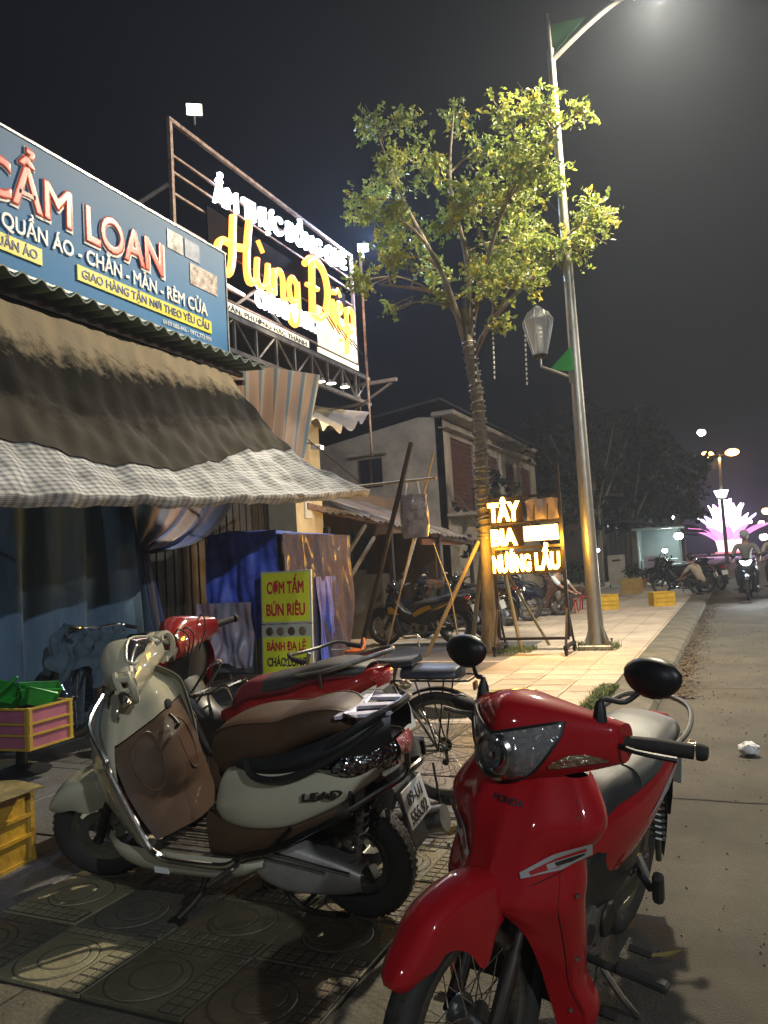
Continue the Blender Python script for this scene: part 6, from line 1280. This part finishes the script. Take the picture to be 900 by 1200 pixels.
# ---------------------------------------------------------------- bicycles
def bicycle(loc, rz, lean, label, frm, kind='city', cover=False, r_=.33, steer=0, tw=.045, lowbar=False, tyre=None):
    root = thing('bicycle', label, 'bicycle', loc, (-lean, 0, rz)); S_ = steer_matrix((.40, 0, .8), R(20), steer); fx, rx = .56, -.50
    wheel(root, 'front_wheel', fx, r_, r_, tw, 'bike', S_, rimr=r_-tw*1.0, tmat=tyre, rimmat=steel); wheel(root, 'rear_wheel', rx, r_, r_, tw, 'bike', None, rimr=r_-tw*1.0, tmat=tyre)
    bb_, hd, hb, stp = V((-.06, 0, .28)), V((.37, 0, .82)), V((.41, 0, .66)), V((-.22, 0, .72))
    a = M(); a.tube([bb_, stp], .017, n=9); a.tube([bb_, hb], .02, n=9); a.tube([hb, hd], .021, n=9)
    if kind == 'city': a.tube([stp.lerp(bb_, .45), hd.lerp(hb, .4)], .016, n=9)
    else: a.tube([stp, hd], .017, n=9)
    for s_ in (-1, 1): a.tube([bb_, (rx, s_*.06, r_)], .010, n=6); a.tube([stp, (rx, s_*.06, r_)], .009, n=6)
    a.build('frame', frm, root)
    a = M(); 
    for s_ in (-1, 1): a.tube([(.43, s_*.045, .60), (.50, s_*.05, .48), (fx, s_*.05, r_)], .011, n=7, k=3)
    a.tube([(.43, 0, .60), (.355, 0, .86), (.345, 0, .90)], .014, n=8); o = a.build('fork', frm, root); o.matrix_local = S_
    a = M(); a.tube([(.22, .30, .90), (.30, .26, .93), (.36, .1, .91), (.36, -.1, .91), (.30, -.26, .93), (.22, -.30, .90)], .0115, n=8, k=5); o = a.build('handlebar', blackp if kind != 'city' else chrome, root); o.matrix_local = S_
    for s_ in (-1, 1):
        a = M(); a.tube([(.15, s_*.305, .895), (.25, s_*.29, .91)], .017, n=9); o = a.build('grip', rubber, root); o.matrix_local = S_
        a = M(); a.tube([(.32, s_*.22, .91), (.35, s_*.24, .88), (.27, s_*.31, .87)], .006, n=6, k=3); o = a.build('brake_lever', steel, root); o.matrix_local = S_
    a = M(); a.tube([stp, (-.26, 0, .84)], .013, n=8); a.build('seat_post', steel, root)
    g = []
    for x, w_, z in ((.05, .018, .86), (-.08, .03, .865), (-.18, .06, .87), (-.28, .085, .88), (-.34, .08, .885)): g.append([(x, -w_, z-.04), (x, -w_*1.05, z-.015), (x, -w_*.6, z+.006), (x, 0, z+.004), (x, w_*.6, z+.006), (x, w_*1.05, z-.015), (x, w_, z-.04), (x, 0, z-.03)])
    a = M(); a.surf(g, 4, 2, closev=True, capu=True); a.build('saddle', m_seatb, root, loc=(-.05, 0, -.02))
    a = M(); a.lathe([(.04, -.004), (.09, -.004), (.09, .004), (.04, .004)], (bb_.x, -.05, bb_.z), (0, 1, 0), 24, closed=True)
    for s_ in (-1, 1): a.tube([(bb_.x, s_*.06, bb_.z), (bb_.x+s_*.12, s_*.075, bb_.z-s_*.12)], .009, n=6); a.box((bb_.x+s_*.13, s_*.125, bb_.z-s_*.12), (.08, .09, .022), ch=.005)
    a.tube([(bb_.x, -.05, bb_.z+.09), (rx, -.05, r_+.035)], .004, n=4); a.tube([(bb_.x, -.05, bb_.z-.09), (rx, -.05, r_-.035)], .004, n=4); a.build('crankset', dark, root)
    a = M(); a.lathe([(0, -.008), (.04, -.008), (.045, 0), (.02, .02), (0, .02)], (rx, -.045, r_), (0, -1, 0), 18); a.box((rx, -.055, r_-.07), (.02, .015, .08), ch=.004); a.lathe([(0, -.006), (.02, -.006), (.02, .006), (0, .006)], (rx+.01, -.055, r_-.11), (0, 1, 0), 12); a.build('derailleur', dark, root)
    # fenders
    for cx, a0, a1, st_ in ((rx, 15, 165, False), (fx, 50, 170, True)):
        g = [[V((cx+cos(R(an))*(r_+.028), y, r_+sin(R(an))*(r_+.028)-(.012 if abs(y) > .02 else 0))) for y in (-.034, -.02, 0, .02, .034)] for an in range(a0, a1, 15)]
        a = M(); a.surf(g, 3, 2); o = a.build('fender', blackp, root, thick=.003)
        if st_: o.matrix_local = S_
    # rear rack and padded seat
    a = M(); 
    for s_ in (-1, 1): a.tube([(rx+.25, s_*.06, .735), (rx+.18, s_*.09, .745), (rx-.19, s_*.09, .745), (rx-.23, s_*.05, .745), (rx-.235, 0, .745)], .006, n=6, k=3); a.tube([(rx-.08, s_*.09, .745), (rx, s_*.07, r_)], .005, n=5); a.tube([(rx+.1, s_*.09, .745), (rx, s_*.07, r_)], .005, n=5)
    for k in range(5): a.tube([(rx+.18-k*.085, -.09, .745), (rx+.18-k*.085, .09, .745)], .005, n=5)
    a.build('rear_rack', dark, root)
    if kind == 'mountain':
        a = M(); g = []
        for x, w_ in ((rx+.19, .06), (rx+.17, .105), (rx+.0, .115), (rx-.14, .105), (rx-.165, .06)): g.append([(x, -w_, .76), (x, -w_*.96, .80), (x, -w_*.5, .818), (x, 0, .82), (x, w_*.5, .818), (x, w_*.96, .80), (x, w_, .76), (x, 0, .755)])
        a.surf(g, 3, 3, closev=True, capu=True); a.build('rear_pad', mat('padded_vinyl', (.04, .045, .06), .4, var=.3, vs=8), root)
        a = M(); a.box((rx-.24, 0, .70), (.02, .05, .05), ch=.006); a.build('reflector', mat('amber_reflector', (.3, .08, .02), .2, coat=1), root)
    a = M(); a.tube([(rx+.05, .05, .25), (rx-.02, .16, .02)], .008, n=6); a.build('kick_stand', dark, root)
    return root
bic = bicycle((-2.07, 3.95, 0), pi, R(5), 'black bicycle with padded rear rack standing behind the two motorbikes', mat('bike_frame_olive', (.16, .15, .09), .35, coat=.5), 'mountain', steer=R(-8)); bic.scale = (.9, .9, .9); bic.location = (-1.95, 3.93, 0)
bic2 = bicycle((-4.62, 4.82, 0), R(176), R(-3), 'bicycle half hidden under a blue-grey cloth in front of the curtain', mat('bike_frame_blue', (.05, .07, .12), .35, coat=.5), 'city', tyre=mat('gum_tyre', (.12, .085, .045), .7, var=.4, vs=12))
bic3 = bicycle((-3.15, 6.3, 0), R(95), R(-4), 'dark bicycle standing sideways in front of the menu boards', mat('bike_frame_dark', (.05, .03, .03), .35, coat=.5), 'city', tyre=mat('gum_tyre', (0, 0, 0)), steer=R(20)) if False else None
def cov(t, v):
    x = -5.2+t*.72; y0 = 4.82; s_ = (v-.5)*2; drop = abs(s_)**1.5
    fz = .022*sin(t*27+v*11)+.014*sin(t*51-v*17)+.03*abs(sin(t*9+v*6))
    return V((x+.035*sin(v*21+t*5)+.012*sin(v*47), y0-s_*.17-(.03+.05*abs(sin(t*13)))*s_*abs(s_)-fz*s_, .92-.10*t-.30*drop+fz*(1-drop)+.07*sin(t*11+1)*drop+.025*sin(t*29)*drop))
tag(cloth('bicycle_cover', mat('dusty_blue_cloth', (.085, .13, .17), .85, var=.3, vs=5, bump=.2, bs=60), cov, 40, 40, lambda t, v: (t, v)), 'blue-grey cloth thrown over the handlebar of the bicycle by the curtain', 'cloth')
# ---------------------------------------------------------------- crates and stool at the left edge
m_pc = mat('pink_crate', (.34, .10, .16), .5, var=.3, vs=6); m_oc2 = mat('ochre_band', (.42, .27, .03), .5, var=.3, vs=6)
t = thing('round_stool', 'low round black stool with a flared foot under the pink crate', 'stool', (-4.62, 3.88, 0))
a = M(); a.lathe([(0, .02), (.04, .03), (.035, .17), (.05, .2)], n=18); a.build('stem', blackp, t)
a = M(); a.lathe([(0, .0), (.19, .0), (.195, .015), (.12, .03), (.04, .06), (0, .06)], n=28); a.build('foot', blackp, t)
a = M(); a.lathe([(0, .2), (.2, .195), (.21, .21), (.2, .225), (0, .225)], n=28); a.build('seat', blackp, t)
crate(-4.50, 3.78, .225, .52, .38, .27, 'pink and ochre plastic crate full of green baskets on the black stool', m_pc, R(4), None, mt2=m_oc2)
m_gb = mat('green_plastic', (.02, .30, .03), .35, var=.3, vs=8)
for k, (x, y, z, rx, rz, lab) in enumerate(((-4.62, 3.75, .50, .5, .3, 'green plastic basket tilted up in the pink crate'), (-4.38, 3.78, .47, -.35, -.4, 'green plastic basket lying flat in the pink crate'), (-4.42, 3.86, .50, .2, 1.0, 'green plastic basket at the back of the pink crate'))):
    t = thing('basket', lab, 'basket', (x, y, z), (rx, rx*.5, rz)); a = M()
    a.grid([[V((s_*w_*.5*u, v_*w_*.35, z_)) for u, v_ in ((1, 1), (1, -1), (-1, -1), (-1, 1))] for s_, w_, z_ in ((1, .2, 0), (1, .26, .10))], closev=True); a.box((0, 0, 0), (.2, .14, .008)); a.build('tray', m_gb, t, thick=.005)
    a = M(); a.tube([(.13, .09, .10), (.13, -.09, .10), (-.13, -.09, .10), (-.13, .09, .10)], .007, n=6, closed=True); a.build('rim', m_gb, t)
a = M(); a.tube([(-4.75, 3.6, .42), (-4.45, 3.72, .68)], .012, n=6); tag(a.build('stick', m_gb), 'thin green stick poking out of the pink crate', 'stick')
a = M(); a.surf([[(-.2, -.12, .01), (0, -.14, .03), (.2, -.12, .01)], [(-.2, 0, .03), (0, 0, .05), (.2, 0, .03)], [(-.2, .12, .01), (0, .13, .03), (.2, .12, .01)]], 4, 4); tag(a.build('cardboard', mat('pale_card', (.35, .33, .25), .8), loc=(-4.9, 3.95, .0), rot=(0, 0, .2), thick=.006), 'pale folded sheet on the ground behind the stool', 'cardboard')
m_yw = mat('yellow_wrap', (.50, .29, .02), .35, coat=.5, var=.4, vs=6, col2=(.28, .17, .03), bump=.5, bs=18)
crate(-3.27, 2.47, 0, .36, .36, .345, 'yellow crate wrapped in plastic on the pavement before the cream scooter wheel', m_yw, R(8), None, mt2=m_yw)
a = M(); a.surf([[(-3.34, 2.30, .35), (-3.16, 2.29, .37), (-2.99, 2.32, .35)], [(-3.34, 2.47, .37), (-3.16, 2.47, .35), (-2.97, 2.47, .36)], [(-3.33, 2.64, .35), (-3.16, 2.63, .37), (-2.99, 2.64, .35)]], 5, 5); tag(a.build('plastic_sheet', mat('cloudy_plastic', (.42, .33, .14), .25, coat=.8, var=.5, vs=9, bump=.6, bs=20), thick=.004), 'cloudy plastic sheet over the top of the wrapped yellow crate', 'plastic sheet')

# ---------------------------------------------------------------- parked motorbikes by the lean-to
blk = paint('gloss_black', (.014, .014, .016)); gld = paint('gold_paint', (.34, .19, .02)); blu = paint('dark_blue_paint', (.008, .01, .022)); brn2 = paint('dull_brown_paint', (.06, .03, .02)); slv = paint('silver_paint', (.3, .3, .3))
GP = 'motorbikes parked by the lean-to'
b1 = underbone((-4.66, 11.45, 0), R(178), R(6), R(10), 'black and gold motorbike first in the row by the lean-to', blk, m_seatb, accents=gld, group=GP, cowl2=blk)
a = M(); a.surf([[(.30, .215, .62), (.36, .21, .66), (.42, .2, .64)], [(.22, .215, .52), (.32, .22, .54), (.42, .2, .54)]], 4, 4); a.surf([[(.05, .10, .52), (-.1, .13, .60), (-.3, .158, .66)], [(.02, .10, .46), (-.12, .13, .52), (-.32, .158, .60)]], 4, 4); a.build('gold_panel', gld, b1)
b2 = underbone((-4.45, 12.5, 0), R(170), R(6), R(-12), 'dull brown motorbike second in the row, its front wheel by the tree', brn2, m_seatb, group=GP)
b3 = underbone((-5.0, 13.5, 0), R(188), R(6), R(8), 'dark blue motorbike third in the row by the lean-to', blu, m_seatb, group=GP)
for src, loc, rz, lab in ((b1, (-4.7, 14.6, 0), R(172), 'black motorbike fourth in the row by the lean-to'), (b3, (-4.5, 15.6, 0), R(-8), 'dark motorbike facing the street behind the tree trunk'), (b2, (-4.1, 16.7, 0), R(5), 'brownish motorbike facing the street behind the neon sign'), (b3, (-4.3, 18.0, 0), R(-5), 'dark motorbike facing the street last in the row')):
    c = copy_tree(src); c.location = loc; c.rotation_euler = (-R(6), 0, rz); c['label'] = lab; c['group'] = GP
# small red stools and a bucket behind the neon sign
for i, (x, y, lab) in enumerate(((-3.45, 17.4, 'low red plastic stool beside the person in white'), (-3.2, 18.3, 'low red plastic stool behind the fire extinguisher'))):
    t = thing('plastic_stool', lab, 'stool', (x, y, 0)); a = M(); a.box((0, 0, .3), (.3, .3, .03), ch=.01); a.build('seat', mat('red_plastic', (.35, .03, .02), .4), t)
    for sx_ in (-1, 1):
        for sy_ in (-1, 1): a = M(); a.tube([(sx_*.13, sy_*.13, .29), (sx_*.16, sy_*.16, 0)], .016, n=6); a.build('leg', MT['red_plastic'], t)

# ---------------------------------------------------------------- people
m_skin = mat('skin', (.32, .18, .11), .55, var=.15, vs=10); m_hair = mat('black_hair', (.012, .01, .009), .5, bump=.4, bs=90)
def person(loc, rz, J, top, trousers, label, shoe=None, helmet=None, scale=1, group=None):
    """J: joints by name; the body is one skinned surface, clothes are slightly larger skinned shells"""
    root = thing('person', label, 'person', loc, (0, 0, rz), group)
    def skin(name, chains, mt, lev=1):
        vs = []; es = []; rs = []; key = {}
        for ch in chains:
            pr = None
            for nm, r_ in ch:
                p = J[nm] if isinstance(nm, str) else nm; k = tuple(round(c, 4) for c in p)
                if k not in key: key[k] = len(vs); vs.append(p); rs.append(r_)
                if pr is not None and (pr, key[k]) not in es: es.append((pr, key[k]))
                pr = key[k]
        me = bpy.data.meshes.new(name); me.from_pydata(vs, es, []); ob = bpy.data.objects.new(name, me); COL.objects.link(ob)
        md = ob.modifiers.new('Skin', 'SKIN'); md.use_smooth_shade = True
        for i, r_ in enumerate(rs): me.skin_vertices[0].data[i].radius = (r_, r_)
        me.skin_vertices[0].data[0].use_root = True
        sb = ob.modifiers.new('Sub', 'SUBSURF'); sb.levels = lev; sb.render_levels = lev
        bpy.context.view_layer.update(); m2 = bpy.data.meshes.new_from_object(ob.evaluated_get(bpy.context.evaluated_depsgraph_get())); bpy.data.objects.remove(ob)
        m2.materials.clear(); m2.materials.append(mt); m2.name = name
        o = bpy.data.objects.new(name, m2); COL.objects.link(o); o.parent = root; return o
    ch = [[('pelvis', .11), ('waist', .10), ('chest', .12), ('neck', .045), ('head0', .05)]]
    for s_ in 'lr':
        ch.append([('pelvis', .11), ('hip'+s_, .075), ('knee'+s_, .05), ('ankle'+s_, .035), ('toe'+s_, .03)]); ch.append([('chest', .12), ('shoulder'+s_, .05), ('elbow'+s_, .038), ('wrist'+s_, .026), ('hand'+s_, .03)])
    skin('body', ch, m_skin)
    tp = [[('pelvis', .125), ('waist', .115), ('chest', .135)]]
    for s_ in 'lr': e = V(J['elbow'+s_]); sh_ = V(J['shoulder'+s_]); tp.append([('chest', .135), ('shoulder'+s_, .068), (tuple(sh_.lerp(e, .9)), .052)])
    skin('shirt', tp, top)
    tr_ = [[('pelvis', .128)]]
    for s_ in 'lr': tr_.append([('pelvis', .128), ('hip'+s_, .09), ('knee'+s_, .066), ('ankle'+s_, .05)])
    skin('trousers', tr_, trousers)
    h = V(J['head']); a = M(); a.ball(h, .1, 16, (.92, .78, 1.15)); a.ball(h+V((.092, 0, -.01)), .017, 8); a.ball(h+V((.0, .08, 0)), .02, 8, (1, .5, 1.3)); a.ball(h+V((.0, -.08, 0)), .02, 8, (1, .5, 1.3)); a.box(h+V((.083, 0, -.05)), (.012, .045, .01), ch=.003); a.build('head', m_skin, root, smooth=60, merge=0)
    a = M(); 
    if helmet: a.ball(h+V((-.005, 0, .035)), .125, 16, (1.05, .95, .95)); a.build('helmet', helmet, root)
    else: a.ball(h+V((-.018, 0, .025)), .105, 16, (.95, .85, 1.08)); a.build('hair', m_hair, root)
    a = M()
    for s_ in 'lr':
        an = V(J['ankle'+s_]); a = M(); a.box(an+V((.06, 0, -.05)), (.24, .085, .05), ch=.02); a.build('shoe', shoe or rubber, root)
        hd = V(J['hand'+s_]); a = M()
        for k in range(4): a.tube([hd+V((.01, (k-1.5)*.018, 0)), hd+V((.05, (k-1.5)*.02, -.01)), hd+V((.065, (k-1.5)*.02, -.035))], .009, n=5)
        a.tube([hd+V((0, .03, 0)), hd+V((.03, .05, -.02))], .01, n=5); a.build('fingers', m_skin, root)
    return root
def squat():
    J = dict(pelvis=(-.12, 0, .34), waist=(-.06, 0, .52), chest=(.10, 0, .76), neck=(.18, 0, .92), head0=(.21, 0, .97), head=(.23, 0, 1.05))
    for s_, y in (('l', 1), ('r', -1)): J.update({'hip'+s_: (-.06, y*.11, .33), 'knee'+s_: (.30, y*.17, .52), 'ankle'+s_: (.06, y*.15, .08), 'toe'+s_: (.2, y*.16, .03), 'shoulder'+s_: (.12, y*.18, .82), 'elbow'+s_: (.33, y*.2, .62), 'wrist'+s_: (.50, y*.1, .50), 'hand'+s_: (.56, y*.08, .47)})
    return J
def ride():
    J = dict(pelvis=(-.28, 0, .86), waist=(-.26, 0, 1.0), chest=(-.18, 0, 1.25), neck=(-.13, 0, 1.42), head0=(-.12, 0, 1.47), head=(-.10, 0, 1.56))
    for s_, y in (('l', 1), ('r', -1)): J.update({'hip'+s_: (-.22, y*.12, .83), 'knee'+s_: (.18, y*.22, .72), 'ankle'+s_: (.02, y*.2, .32), 'toe'+s_: (.14, y*.2, .27), 'shoulder'+s_: (-.15, y*.2, 1.33), 'elbow'+s_: (.02, y*.3, 1.08), 'wrist'+s_: (.20, y*.30, .96), 'hand'+s_: (.25, y*.30, .94)})
    return J
tan = mat('beige_cloth', (.36, .30, .22), .85); drk = mat('black_cloth', (.02, .02, .022), .85); wht = mat('white_cloth', (.55, .6, .58), .8); gry = mat('grey_cloth', (.16, .15, .14), .85)
person((-.95, 22.8, -.04), R(150), squat(), tan, drk, 'person in beige top and black trousers squatting at the kerb')
person((-3.7, 17.0, 0), R(-20), squat(), wht, gry, 'person in white shirt squatting behind the neon sign')
hl_on = glow('headlight_on', (.92, .97, 1), 40)
for loc, rz, lab, plab, tp, hm in (((.25, 21.0, -.05), R(-93), 'motorbike with blazing headlight riding toward the camera', 'rider in grey jacket on the nearer oncoming motorbike', gry, slv), ((.95, 22.2, -.05), R(-90), 'oncoming motorbike farther out on the road, second of two', 'rider in beige on the second oncoming motorbike', tan, blk)):
    c = underbone(loc, rz, 0, 0, lab, blk, m_seatb, group='oncoming motorbikes on the road', lit=hl_on) if 'blazing' in lab else copy_tree(rid)
    if 'blazing' in lab: rid = c
    c.location = loc; c.rotation_euler = (0, 0, rz); c['label'] = lab
    person(loc, rz, ride(), tp, drk, plab, helmet=hm)
    spot('headlight_beam', (loc[0]-.03, loc[1]-.6, .85), 30, (.9, .96, 1), .12, (loc[0]-.2, loc[1]-5, -.05))
for loc, rz, lab in (((-1.45, 24.2, -.04), R(170), 'dark parked motorbike behind the squatting person'), ((-.75, 26.3, -.05), R(120), 'blue parked motorbike at the kerb before the lotus'), ((-2.0, 29.5, 0), R(185), 'dark parked motorbike in front of the lit kiosk'), ((-2.3, 31.0, 0), R(175), 'parked motorbike second in front of the lit kiosk')):
    c = copy_tree(b3); c.location = loc; c.rotation_euler = (-R(5), 0, rz); c['label'] = lab; c['group'] = 'motorbikes parked farther down the kerb'
for x, y, r_, c_, s__, lab in ((1.6, 34, .10, (.95, 1, 1), 40, 'white headlight just behind the two oncoming riders'), (1.9, 46, .12, (1, .95, .85), 30, 'farther white headlight on the road'), (2.6, 60, .15, (1, .9, .8), 30, 'faint headlight far off by the roundabout')):
    bulb(x, y, .9, r_, c_, s__, lab, 'headlights far down the road')

# ================================================================ haze
hz = mat('night_haze', (1, 1, 1)); n = hz.node_tree.nodes; n.remove(n['Principled BSDF']); pv = n.new('ShaderNodeVolumePrincipled'); pv.inputs['Color'].default_value = (.72, .82, 1, 1); pv.inputs['Density'].default_value = .0019; pv.inputs['Anisotropy'].default_value = .3
hz.node_tree.links.new(pv.outputs[0], n['Material Output'].inputs['Volume'])
a = M(); a.box((0, 160, 6.5), (260, 460, 15.6)); o = a.build('haze', hz, smooth=0); o['kind'] = 'stuff'; o['label'] = 'thin night haze over the street'
